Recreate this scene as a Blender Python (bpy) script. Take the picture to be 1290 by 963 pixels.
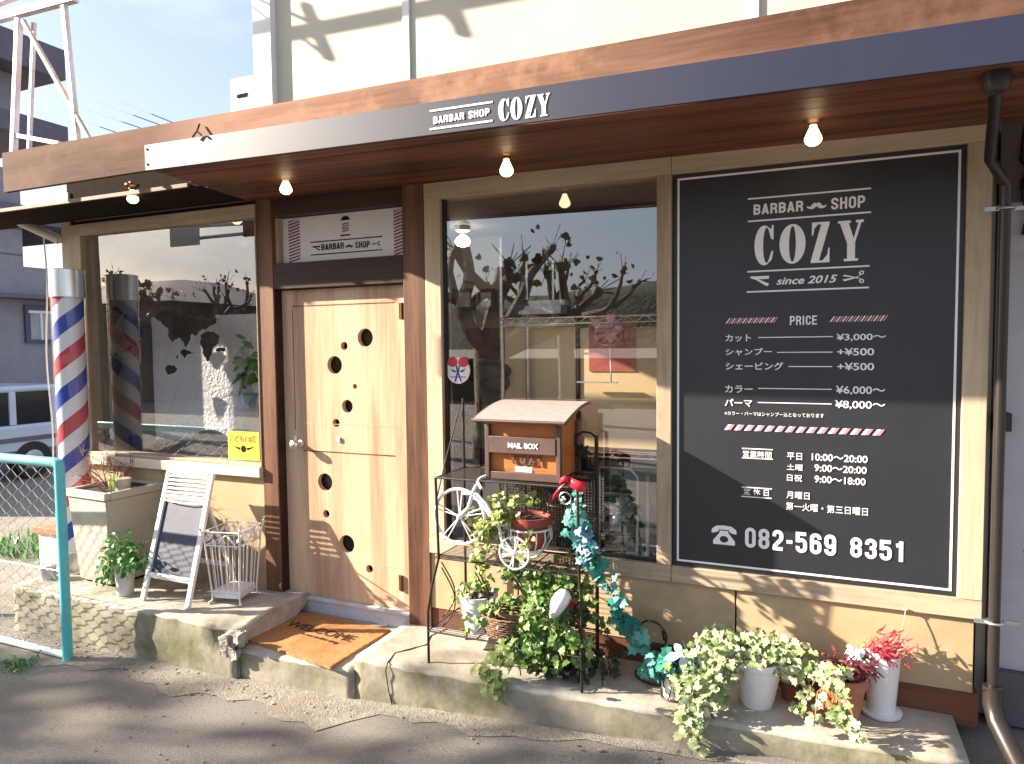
import bpy, bmesh, math, random
from mathutils import Vector, Matrix
R_ = math.radians
random.seed(11)
S = bpy.context.scene
COL = S.collection
for o in list(bpy.data.objects): bpy.data.objects.remove(o)

# ---------------------------------------------------------------- camera, sky, sun, exposure
EYE = Vector((0.0, -3.64, 1.95))
AX = ((0.91815539, 0.01102687, -0.39606703), (0.39607976, -0.05218402, 0.91673205), (-0.01055969, -0.9985766, -0.05228056))
FOC = 880.0
cam_d = bpy.data.cameras.new("camera"); cam = bpy.data.objects.new("camera", cam_d); COL.objects.link(cam)
cam_d.sensor_width = 36.0; cam_d.lens = FOC/1290*36; cam_d.clip_start = 0.05; cam_d.clip_end = 3000
m = Matrix.Identity(4)
for r in range(3):
    m[r][0] = AX[r][0]; m[r][1] = -AX[r][1]; m[r][2] = -AX[r][2]; m[r][3] = EYE[r]
cam.matrix_world = m
S.camera = cam

SUN = Vector((-2.7, -1.0, 1.25)).normalized()
elev = math.asin(SUN.z); azim = math.atan2(SUN.x, SUN.y)
sun_d = bpy.data.lights.new("sun", 'SUN'); sun_d.energy = 5.0; sun_d.angle = R_(0.6); sun_d.color = (1.0, 0.885, 0.72)
sun = bpy.data.objects.new("sun", sun_d); COL.objects.link(sun)
sun.rotation_euler = SUN.to_track_quat('Z', 'Y').to_euler(); sun.location = (-20, -8, 12)

W = bpy.data.worlds.new("World"); S.world = W; W.use_nodes = True
nt = W.node_tree; nt.nodes.clear()
N = nt.nodes.new; L = nt.links.new
out = N("ShaderNodeOutputWorld"); bg = N("ShaderNodeBackground"); sky = N("ShaderNodeTexSky")
sky.sky_type = 'NISHITA'; sky.sun_disc = False; sky.sun_elevation = elev; sky.sun_rotation = azim
sky.air_density = 1.0; sky.dust_density = 2.2; sky.ozone_density = 1.2
bg.inputs[1].default_value = 0.058
tc = N("ShaderNodeTexCoord"); mp = N("ShaderNodeMapping"); mp.inputs['Scale'].default_value = (1.0, 1.0, 2.6); mp.inputs['Location'].default_value = (0.35, 0.2, 0.0)
nz = N("ShaderNodeTexNoise"); nz.inputs['Scale'].default_value = 2.3; nz.inputs['Detail'].default_value = 8; nz.inputs['Roughness'].default_value = 0.58
rp = N("ShaderNodeValToRGB"); rp.color_ramp.elements[0].position = 0.46; rp.color_ramp.elements[1].position = 0.80; rp.color_ramp.elements[0].color = (0.30,0.30,0.30,1)
mx = N("ShaderNodeMix"); mx.data_type = 'RGBA'; mx.inputs[7].default_value = (4.9, 5.5, 6.9, 1)
L(tc.outputs['Generated'], mp.inputs[0]); L(mp.outputs[0], nz.inputs[0]); L(nz.outputs[0], rp.inputs[0])
L(rp.outputs[0], mx.inputs[0]); L(sky.outputs[0], mx.inputs[6]); L(mx.outputs[2], bg.inputs[0]); L(bg.outputs[0], out.inputs[0])

S.view_settings.view_transform = 'Standard'; S.view_settings.look = 'None'
S.view_settings.exposure = 2.0; S.view_settings.gamma = 1.0; S.view_settings.use_curve_mapping = False
try:
    S.cycles.max_bounces = 8; S.cycles.transparent_max_bounces = 16; S.cycles.caustics_reflective = False; S.cycles.caustics_refractive = False
    S.cycles.use_denoising = True; S.cycles.sample_clamp_indirect = 6.0
except Exception: pass

# ---------------------------------------------------------------- helpers
def ray(u, v):
    c = (u-645.0, v-481.5, FOC)
    return Vector((sum(AX[r][k]*c[k] for k in range(3)) for r in range(3)))
def fy(u, v, Y=0.0):               # the point of the plane y = Y seen along this sight line
    d = ray(u, v); return EYE + d*((Y-EYE.y)/d.y)
def fz(u, v, Z):
    d = ray(u, v); return EYE + d*((Z-EYE.z)/d.z)
def fx(u, v, X):
    d = ray(u, v); return EYE + d*((X-EYE.x)/d.x)

MATS = {}
def pbr(name, col, rough=0.6, metal=0.0, var=0.12, scale=6.0, bump=0.15, stretch=(1,1,1), col2=None, island=None, detail=6, bdist=0.01, spec=0.5, coat=0.0, lo=0.35, hi=0.65, dirt=None, dscale=1.7, trans=0.0):
    if name in MATS: return MATS[name]
    M = bpy.data.materials.new(name); M.use_nodes = True; t = M.node_tree; b = t.nodes['Principled BSDF']
    n = t.nodes.new; l = t.links.new
    b.inputs['Roughness'].default_value = rough; b.inputs['Metallic'].default_value = metal
    b.inputs['Specular IOR Level'].default_value = spec; b.inputs['Coat Weight'].default_value = coat
    if col2 is None: col2 = tuple(min(1, c*(1+var*1.2)) for c in col); col = tuple(c*(1-var) for c in col)
    tc = n('ShaderNodeTexCoord'); mp = n('ShaderNodeMapping'); mp.inputs['Scale'].default_value = stretch
    l(tc.outputs['Object'], mp.inputs[0])
    nz = n('ShaderNodeTexNoise'); nz.inputs['Scale'].default_value = scale; nz.inputs['Detail'].default_value = detail; nz.inputs['Roughness'].default_value = 0.6
    l(mp.outputs[0], nz.inputs[0])
    rp = n('ShaderNodeValToRGB'); rp.color_ramp.elements[0].position = lo; rp.color_ramp.elements[1].position = hi
    rp.color_ramp.elements[0].color = (*col, 1); rp.color_ramp.elements[1].color = (*col2, 1)
    l(nz.outputs[0], rp.inputs[0]); cur = rp.outputs[0]
    if island:
        g = n('ShaderNodeNewGeometry'); ir = n('ShaderNodeValToRGB'); ir.color_ramp.interpolation = 'LINEAR'
        els = ir.color_ramp.elements
        while len(els) < len(island): els.new(0.5)
        for i, c in enumerate(island): els[i].position = i/(len(island)-1); els[i].color = (*c, 1)
        l(g.outputs['Random Per Island'], ir.inputs[0])
        mm = n('ShaderNodeMix'); mm.data_type = 'RGBA'; mm.inputs[0].default_value = 0.8
        l(cur, mm.inputs[6]); l(ir.outputs[0], mm.inputs[7]); cur = mm.outputs[2]
    if dirt:
        n2 = n('ShaderNodeTexNoise'); n2.inputs['Scale'].default_value = dscale; n2.inputs['Detail'].default_value = 9; n2.inputs['Roughness'].default_value = 0.68
        l(tc.outputs['Object'], n2.inputs[0])
        r2 = n('ShaderNodeValToRGB'); r2.color_ramp.elements[0].position = 0.47; r2.color_ramp.elements[1].position = 0.68
        l(n2.outputs[0], r2.inputs[0])
        mm = n('ShaderNodeMix'); mm.data_type = 'RGBA'; mm.inputs[7].default_value = (*dirt, 1)
        l(r2.outputs[0], mm.inputs[0]); l(cur, mm.inputs[6]); cur = mm.outputs[2]
    l(cur, b.inputs['Base Color'])
    if bump:
        bp = n('ShaderNodeBump'); bp.inputs['Strength'].default_value = bump; bp.inputs['Distance'].default_value = bdist
        n3 = n('ShaderNodeTexNoise'); n3.inputs['Scale'].default_value = scale*3; n3.inputs['Detail'].default_value = 8
        l(mp.outputs[0], n3.inputs[0]); l(n3.outputs[0], bp.inputs['Height']); l(bp.outputs[0], b.inputs['Normal'])
    if trans:
        tr = n('ShaderNodeBsdfTranslucent'); ms = n('ShaderNodeMixShader'); ms.inputs[0].default_value = trans
        l(cur, tr.inputs[0]); l(b.outputs[0], ms.inputs[1]); l(tr.outputs[0], ms.inputs[2])
        l(ms.outputs[0], t.nodes['Material Output'].inputs[0])
    MATS[name] = M; return M

def wood(name, c1, c2, axis='x', knots=0.0, rough=0.55, scale=2.2, ring=30.0, worn=None, bump=0.25, spec=0.25):
    if name in MATS: return MATS[name]
    M = bpy.data.materials.new(name); M.use_nodes = True; t = M.node_tree; b = t.nodes['Principled BSDF']
    n = t.nodes.new; l = t.links.new
    b.inputs['Roughness'].default_value = rough; b.inputs['Specular IOR Level'].default_value = spec
    tc = n('ShaderNodeTexCoord'); mp = n('ShaderNodeMapping')
    mp.inputs['Scale'].default_value = {'x': (0.07, 1, 1), 'z': (1, 1, 0.07), 'y': (1, 0.07, 1)}[axis]
    l(tc.outputs['Object'], mp.inputs[0])
    kn = n('ShaderNodeTexNoise'); kn.inputs['Scale'].default_value = scale; kn.inputs['Detail'].default_value = 3; kn.inputs['Distortion'].default_value = 0.4
    l(mp.outputs[0], kn.inputs[0])
    m1 = n('ShaderNodeMath'); m1.operation = 'MULTIPLY'; m1.inputs[1].default_value = ring; l(kn.outputs[0], m1.inputs[0])
    m2 = n('ShaderNodeMath'); m2.operation = 'SINE'; l(m1.outputs[0], m2.inputs[0])
    m3 = n('ShaderNodeMapRange'); m3.inputs[1].default_value = -1; m3.inputs[2].default_value = 1; l(m2.outputs[0], m3.inputs[0])
    fn = n('ShaderNodeTexNoise'); fn.inputs['Scale'].default_value = 60; fn.inputs['Detail'].default_value = 5; l(mp.outputs[0], fn.inputs[0])
    bn = n('ShaderNodeTexNoise'); bn.inputs['Scale'].default_value = 6; bn.inputs['Detail'].default_value = 3; l(mp.outputs[0], bn.inputs[0])
    a1 = n('ShaderNodeMath'); a1.operation = 'MULTIPLY_ADD'; a1.inputs[1].default_value = 0.30; l(m3.outputs[0], a1.inputs[0]); 
    a2 = n('ShaderNodeMath'); a2.operation = 'MULTIPLY_ADD'; a2.inputs[1].default_value = 0.55; l(fn.outputs[0], a2.inputs[0])
    a3 = n('ShaderNodeMath'); a3.operation = 'MULTIPLY'; a3.inputs[1].default_value = 0.6; l(bn.outputs[0], a3.inputs[0])
    l(a3.outputs[0], a2.inputs[2]); l(a2.outputs[0], a1.inputs[2])
    rp = n('ShaderNodeValToRGB'); rp.color_ramp.elements[0].position = 0.46; rp.color_ramp.elements[1].position = 0.92
    rp.color_ramp.elements[0].color = (*c1, 1); rp.color_ramp.elements[1].color = (*c2, 1); l(a1.outputs[0], rp.inputs[0])
    cur = rp.outputs[0]
    if knots:
        v = n('ShaderNodeTexVoronoi'); v.inputs['Scale'].default_value = 2.1
        mk = n('ShaderNodeMapping'); mk.inputs['Scale'].default_value = {'x': (0.7, 0.4, 1.6), 'z': (1.6, 0.4, 0.7), 'y': (1.6, 0.7, 1)}[axis]
        l(tc.outputs['Object'], mk.inputs[0]); l(mk.outputs[0], v.inputs[0])
        rk = n('ShaderNodeValToRGB'); rk.color_ramp.elements[0].position = 0.015; rk.color_ramp.elements[1].position = 0.075
        rk.color_ramp.elements[0].color = (1,1,1,1); rk.color_ramp.elements[1].color = (0,0,0,1); l(v.outputs[0], rk.inputs[0])
        mm = n('ShaderNodeMix'); mm.data_type = 'RGBA'; mm.inputs[7].default_value = (*[c*0.35 for c in c1], 1)
        mf = n('ShaderNodeMath'); mf.operation = 'MULTIPLY'; mf.inputs[1].default_value = knots; l(rk.outputs[0], mf.inputs[0])
        l(mf.outputs[0], mm.inputs[0]); l(cur, mm.inputs[6]); cur = mm.outputs[2]
    if worn:
        n2 = n('ShaderNodeTexNoise'); n2.inputs['Scale'].default_value = 2.4; n2.inputs['Detail'].default_value = 9; n2.inputs['Roughness'].default_value = 0.7
        l(tc.outputs['Object'], n2.inputs[0])
        r2 = n('ShaderNodeValToRGB'); r2.color_ramp.elements[0].position = 0.48; r2.color_ramp.elements[1].position = 0.7; l(n2.outputs[0], r2.inputs[0])
        mm = n('ShaderNodeMix'); mm.data_type = 'RGBA'; mm.inputs[7].default_value = (*worn, 1)
        l(r2.outputs[0], mm.inputs[0]); l(cur, mm.inputs[6]); cur = mm.outputs[2]
    l(cur, b.inputs['Base Color'])
    bp = n('ShaderNodeBump'); bp.inputs['Strength'].default_value = bump; bp.inputs['Distance'].default_value = 0.004
    l(a1.outputs[0], bp.inputs['Height']); l(bp.outputs[0], b.inputs['Normal'])
    MATS[name] = M; return M

def glass_mat(name, f0=0.09, tint=(1,1,1)):
    M = bpy.data.materials.new(name); M.use_nodes = True; t = M.node_tree; t.nodes.clear(); n = t.nodes.new; l = t.links.new
    o = n('ShaderNodeOutputMaterial'); ms = n('ShaderNodeMixShader'); tr = n('ShaderNodeBsdfTransparent'); gl = n('ShaderNodeBsdfGlossy')
    gl.inputs['Roughness'].default_value = 0.0; tr.inputs[0].default_value = (*tint, 1)
    g = n('ShaderNodeNewGeometry'); d = n('ShaderNodeVectorMath'); d.operation = 'DOT_PRODUCT'
    l(g.outputs['Incoming'], d.inputs[0]); l(g.outputs['Normal'], d.inputs[1])
    a = n('ShaderNodeMath'); a.operation = 'ABSOLUTE'; l(d.outputs['Value'], a.inputs[0])
    s = n('ShaderNodeMath'); s.operation = 'SUBTRACT'; s.inputs[0].default_value = 1.0; l(a.outputs[0], s.inputs[1])
    p = n('ShaderNodeMath'); p.operation = 'POWER'; p.inputs[1].default_value = 5.0; l(s.outputs[0], p.inputs[0])
    k = n('ShaderNodeMath'); k.operation = 'MULTIPLY_ADD'; k.inputs[1].default_value = 1-f0; k.inputs[2].default_value = f0; l(p.outputs[0], k.inputs[0])
    l(k.outputs[0], ms.inputs[0]); l(tr.outputs[0], ms.inputs[1]); l(gl.outputs[0], ms.inputs[2]); l(ms.outputs[0], o.inputs[0])
    MATS[name] = M; return M

def emit_mat(name, col, st):
    M = bpy.data.materials.new(name); M.use_nodes = True; b = M.node_tree.nodes['Principled BSDF']
    b.inputs['Base Color'].default_value = (*col, 1); b.inputs['Emission Color'].default_value = (*col, 1); b.inputs['Emission Strength'].default_value = st
    return M

ORG = {}
def root(name, loc, label, cat, group=None, kind=None):
    o = bpy.data.objects.new(name, None); o.empty_display_size = 0.1; COL.objects.link(o); o.location = loc
    ORG[o.name] = Vector(loc); tag(o, label, cat, group, kind); return o
def tag(o, label=None, cat=None, group=None, kind=None):
    if label: o['label'] = label
    if cat: o['category'] = cat
    if group: o['group'] = group
    if kind: o['kind'] = kind
    return o
def link_mesh(name, me, mat, parent=None, origin=None):
    o = bpy.data.objects.new(name, me); COL.objects.link(o)
    if parent is not None:
        o.parent = parent; base = ORG[parent.name]; me.transform(Matrix.Translation(-base)); ORG[o.name] = base
    elif origin is not None:
        me.transform(Matrix.Translation(-Vector(origin))); o.location = origin; ORG[o.name] = Vector(origin)
    else: ORG[o.name] = Vector((0,0,0))
    for mm in (mat if isinstance(mat, (list, tuple)) else [mat]):
        if mm: me.materials.append(mm)
    return o

class MB:
    def __init__(s): s.b = bmesh.new()
    def hexa(s, pts, mi=0):
        v = [s.b.verts.new(p) for p in pts]
        for f in ((0,3,2,1),(4,5,6,7),(0,1,5,4),(1,2,6,5),(2,3,7,6),(3,0,4,7)):
            s.b.faces.new([v[i] for i in f]).material_index = mi
        return s
    def box(s, x0, x1, y0, y1, z0, z1, mi=0):
        if x0 > x1: x0, x1 = x1, x0
        if y0 > y1: y0, y1 = y1, y0
        if z0 > z1: z0, z1 = z1, z0
        return s.hexa([(x0,y0,z0),(x1,y0,z0),(x1,y1,z0),(x0,y1,z0),(x0,y0,z1),(x1,y0,z1),(x1,y1,z1),(x0,y1,z1)], mi)
    def bar(s, a, b, w, h, up=(0,0,1), mi=0):          # rectangular bar from a to b
        a, b = Vector(a), Vector(b); d = (b-a).normalized(); u = Vector(up)
        if abs(d.dot(u)) > 0.98: u = Vector((0,1,0))
        r = d.cross(u).normalized()*w/2; u2 = r.cross(d).normalized()*h/2
        return s.hexa([a-r-u2, a+r-u2, b+r-u2, b-r-u2, a-r+u2, a+r+u2, b+r+u2, b-r+u2], mi)
    def quad(s, a, b, c, d, mi=0):
        f = s.b.faces.new([s.b.verts.new(p) for p in (a,b,c,d)]); f.material_index = mi; return s
    def tube(s, pts, rad, seg=8, closed=False, cap=True, mi=0):
        pts = [Vector(p) for p in pts]; n = len(pts)
        rs = rad if isinstance(rad, (list, tuple)) else [rad]*n
        rings = []; prev = None
        for i, p in enumerate(pts):
            if closed: d = pts[(i+1) % n]-pts[i-1]
            else: d = pts[min(i+1,n-1)]-pts[max(i-1,0)]
            if d.length < 1e-9: d = Vector((0,0,1))
            d.normalize()
            if prev is None:
                a = Vector((0,0,1)) if abs(d.z) < 0.9 else Vector((1,0,0)); u = d.cross(a).normalized()
            else:
                u = prev-d*prev.dot(d)
                if u.length < 1e-6: u = d.orthogonal()
                u.normalize()
            prev = u; w = d.cross(u)
            rings.append([s.b.verts.new(p+(u*math.cos(2*math.pi*k/seg)+w*math.sin(2*math.pi*k/seg))*rs[i]) for k in range(seg)])
        for i in range(n if closed else n-1):
            A, B = rings[i], rings[(i+1) % n]
            for k in range(seg):
                f = s.b.faces.new((A[k], A[(k+1) % seg], B[(k+1) % seg], B[k])); f.material_index = mi; f.smooth = True
        if cap and not closed:
            s.b.faces.new(rings[0][::-1]).material_index = mi; s.b.faces.new(rings[-1]).material_index = mi
        return s
    def ring(s, c, R, r, nrm=(0,1,0), seg=36, ts=6, sx=1.0, mi=0):
        c = Vector(c); nrm = Vector(nrm).normalized(); a = Vector((0,0,1)) if abs(nrm.z) < 0.9 else Vector((1,0,0))
        u = nrm.cross(a).normalized(); w = nrm.cross(u)
        return s.tube([c+u*math.cos(2*math.pi*k/seg)*R*sx+w*math.sin(2*math.pi*k/seg)*R for k in range(seg)], r, ts, closed=True, mi=mi)
    def lathe(s, c, prof, seg=24, mi=0, cap0=True, cap1=False, axis=(0,0,1)):
        c = Vector(c); ax = Vector(axis).normalized(); u = ax.orthogonal().normalized(); w = ax.cross(u); rings = []
        for r, z in prof:
            rings.append([s.b.verts.new(c+ax*z+(u*math.cos(2*math.pi*k/seg)+w*math.sin(2*math.pi*k/seg))*r) for k in range(seg)])
        for A, B in zip(rings, rings[1:]):
            for k in range(seg):
                f = s.b.faces.new((A[k], A[(k+1) % seg], B[(k+1) % seg], B[k])); f.smooth = True; f.material_index = mi
        if cap0: s.b.faces.new(rings[0][::-1]).material_index = mi
        if cap1: s.b.faces.new(rings[-1]).material_index = mi
        return s
    def disc(s, c, r, nrm=(0,-1,0), seg=24, mi=0):
        c = Vector(c); nrm = Vector(nrm).normalized(); u = nrm.orthogonal().normalized(); w = nrm.cross(u)
        s.b.faces.new([s.b.verts.new(c+(u*math.cos(2*math.pi*k/seg)+w*math.sin(2*math.pi*k/seg))*r) for k in range(seg)]).material_index = mi
        return s
    def prism(s, poly, y0, y1, mi=0):                   # (x,z) outline between two y
        a = [s.b.verts.new((x,y0,z)) for x, z in poly]; b = [s.b.verts.new((x,y1,z)) for x, z in poly]; n = len(poly)
        s.b.faces.new(a).material_index = mi; s.b.faces.new(b[::-1]).material_index = mi
        for i in range(n): s.b.faces.new((a[i], b[i], b[(i+1) % n], a[(i+1) % n])).material_index = mi
        return s
    def blob(s, c, r, sc=(1,1,1), sub=2, jit=0.0, mi=0):
        t = bmesh.new(); bmesh.ops.create_icosphere(t, subdivisions=sub, radius=r)
        mp = {}
        for v in t.verts:
            k = 1+random.uniform(-jit, jit); mp[v.index] = s.b.verts.new(Vector(c)+Vector((v.co.x*sc[0]*k, v.co.y*sc[1]*k, v.co.z*sc[2]*k)))
        t.verts.index_update()
        for f in t.faces:
            g = s.b.faces.new([mp[v.index] for v in f.verts]); g.smooth = True; g.material_index = mi
        t.free(); return s
    def leaf(s, p, size, d, nrm, shape, mi=0, fold=0.15):
        d = Vector(d).normalized(); nrm = Vector(nrm); r = d.cross(nrm)
        if r.length < 1e-4: r = d.orthogonal()
        r.normalize(); nn = r.cross(d)
        vs = [s.b.verts.new(Vector(p)+(d*y+r*x+nn*(abs(x)*fold - y*y*0.15))*size) for x, y in shape]
        c = s.b.verts.new(Vector(p)+d*size*0.42)
        for i in range(len(vs)): s.b.faces.new((vs[i], vs[(i+1) % len(vs)], c)).material_index = mi
        return s
    def build(s, name, mat, parent=None, bevel=0.0, smooth=False, label=None, origin=None, seg=2):
        bmesh.ops.recalc_face_normals(s.b, faces=s.b.faces) if not getattr(s, 'raw', False) else None
        me = bpy.data.meshes.new(name); s.b.to_mesh(me); s.b.free()
        if smooth:
            for p in me.polygons: p.use_smooth = True
        o = link_mesh(name, me, mat, parent, origin)
        if not getattr(s, 'raw', False) and len(me.polygons) < 20000: me.set_sharp_from_angle(angle=R_(42))
        if bevel:
            bv = o.modifiers.new("bevel", 'BEVEL'); bv.width = bevel; bv.segments = seg; bv.limit_method = 'ANGLE'; bv.angle_limit = R_(40)
        if label: o['label'] = label
        return o

IVY = [(0,0),(0.32,-0.1),(0.52,0.22),(0.34,0.42),(0.42,0.66),(0.16,0.7),(0,1.0),(-0.16,0.7),(-0.42,0.66),(-0.34,0.42),(-0.52,0.22),(-0.32,-0.1)]
OVAL = [(0,0),(0.2,0.22),(0.26,0.5),(0.15,0.8),(0,1.0),(-0.15,0.8),(-0.26,0.5),(-0.2,0.22)]
LONG = [(0,0),(0.09,0.2),(0.1,0.5),(0.05,0.85),(0,1.0),(-0.05,0.85),(-0.1,0.5),(-0.09,0.2)]
def rv(): 
    while True:
        v = Vector((random.uniform(-1,1), random.uniform(-1,1), random.uniform(-1,1)))
        if 0.05 < v.length < 1: return v.normalized()

# 2-D artwork: outlines and text gathered in (x, z) and laid on a plane facing the street
class Flat:
    def __init__(s): s.v = []; s.f = []
    def add_mesh(s, me, fn):
        k = len(s.v)
        for v in me.vertices: s.v.append(fn(v.co.x, v.co.y))
        for p in me.polygons: s.f.append([k+i for i in p.vertices])
    def text(s, body, bl, tr, shear=0.0, bold=0.0, mirror=False, skew=True):
        c = bpy.data.curves.new("t", 'FONT'); c.body = body; c.shear = shear; c.offset = bold; c.resolution_u = 4
        o = bpy.data.objects.new("t", c); COL.objects.link(o)
        me = bpy.data.meshes.new_from_object(o.evaluated_get(bpy.context.evaluated_depsgraph_get()))
        bpy.data.objects.remove(o); bpy.data.curves.remove(c)
        xs = [v.co.x for v in me.vertices]; ys = [v.co.y for v in me.vertices]
        x0, x1, y0, y1 = min(xs), max(xs), min(ys), max(ys)
        sx = (tr[0]-bl[0])/(x1-x0); sy = (tr[1]-bl[1])/(y1-y0)
        if mirror: s.add_mesh(me, lambda x, y: (tr[0]-(x-x0)*sx, bl[1]+(y-y0)*sy))
        else: s.add_mesh(me, lambda x, y: (bl[0]+(x-x0)*sx, bl[1]+(y-y0)*sy))
        bpy.data.meshes.remove(me)
    def loops(s, loops, fn=lambda x, y: (x, y)):
        c = bpy.data.curves.new("c", 'CURVE'); c.dimensions = '2D'; c.fill_mode = 'BOTH'
        for lp in loops:
            sp = c.splines.new('POLY'); sp.points.add(len(lp)-1); sp.use_cyclic_u = True
            for i, (x, y) in enumerate(lp): sp.points[i].co = (x, y, 0, 1)
        o = bpy.data.objects.new("c", c); COL.objects.link(o)
        me = bpy.data.meshes.new_from_object(o.evaluated_get(bpy.context.evaluated_depsgraph_get()))
        bpy.data.objects.remove(o); bpy.data.curves.remove(c); s.add_mesh(me, fn); bpy.data.meshes.remove(me)
    def line(s, a, b, w):
        a, b = Vector(a), Vector(b); d = (b-a).normalized(); n = Vector((-d.y, d.x))*w/2; k = len(s.v)
        s.v += [tuple(a-n), tuple(b-n), tuple(b+n), tuple(a+n)]; s.f.append([k,k+1,k+2,k+3])
    def poly(s, pts):
        k = len(s.v); s.v += list(pts); s.f.append(list(range(k, k+len(pts))))
    def build(s, name, mat, parent, y, thick=0.0015, to3=None, label=None):
        me = bpy.data.meshes.new(name); f3 = to3 or (lambda x, z: (x, y, z))
        me.from_pydata([(lambda p, o: (p[0], p[1]-o, p[2]))(f3(q[0], q[1]), q[2] if len(q) > 2 else 0.0) for q in s.v], [], s.f); me.update()
        b = bmesh.new(); b.from_mesh(me); bmesh.ops.remove_doubles(b, verts=b.verts, dist=1e-6)
        bmesh.ops.recalc_face_normals(b, faces=b.faces); b.to_mesh(me); b.free()
        o = link_mesh(name, me, mat, parent)
        if thick:
            sd = o.modifiers.new("thick", 'SOLIDIFY'); sd.thickness = thick; sd.offset = 0
        if label: o['label'] = label
        return o
def circ(cx, cy, r, n=28, rx=None): return [(cx+(rx or r)*math.cos(2*math.pi*k/n), cy+r*math.sin(2*math.pi*k/n)) for k in range(n)]
def fit(pts_loops, bl, tr):
    xs = [p[0] for l in pts_loops for p in l]; ys = [p[1] for l in pts_loops for p in l]
    x0, x1, y0, y1 = min(xs), max(xs), min(ys), max(ys)
    return [[(bl[0]+(x-x0)/(x1-x0)*(tr[0]-bl[0]), bl[1]+(y-y0)/(y1-y0)*(tr[1]-bl[1])) for x, y in l] for l in pts_loops]
def ell(cx, cy, rx, ry, a0, a1, n=16): return [(cx+rx*math.cos(R_(a0+(a1-a0)*k/n)), cy+ry*math.sin(R_(a0+(a1-a0)*k/n))) for k in range(n+1)]
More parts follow.
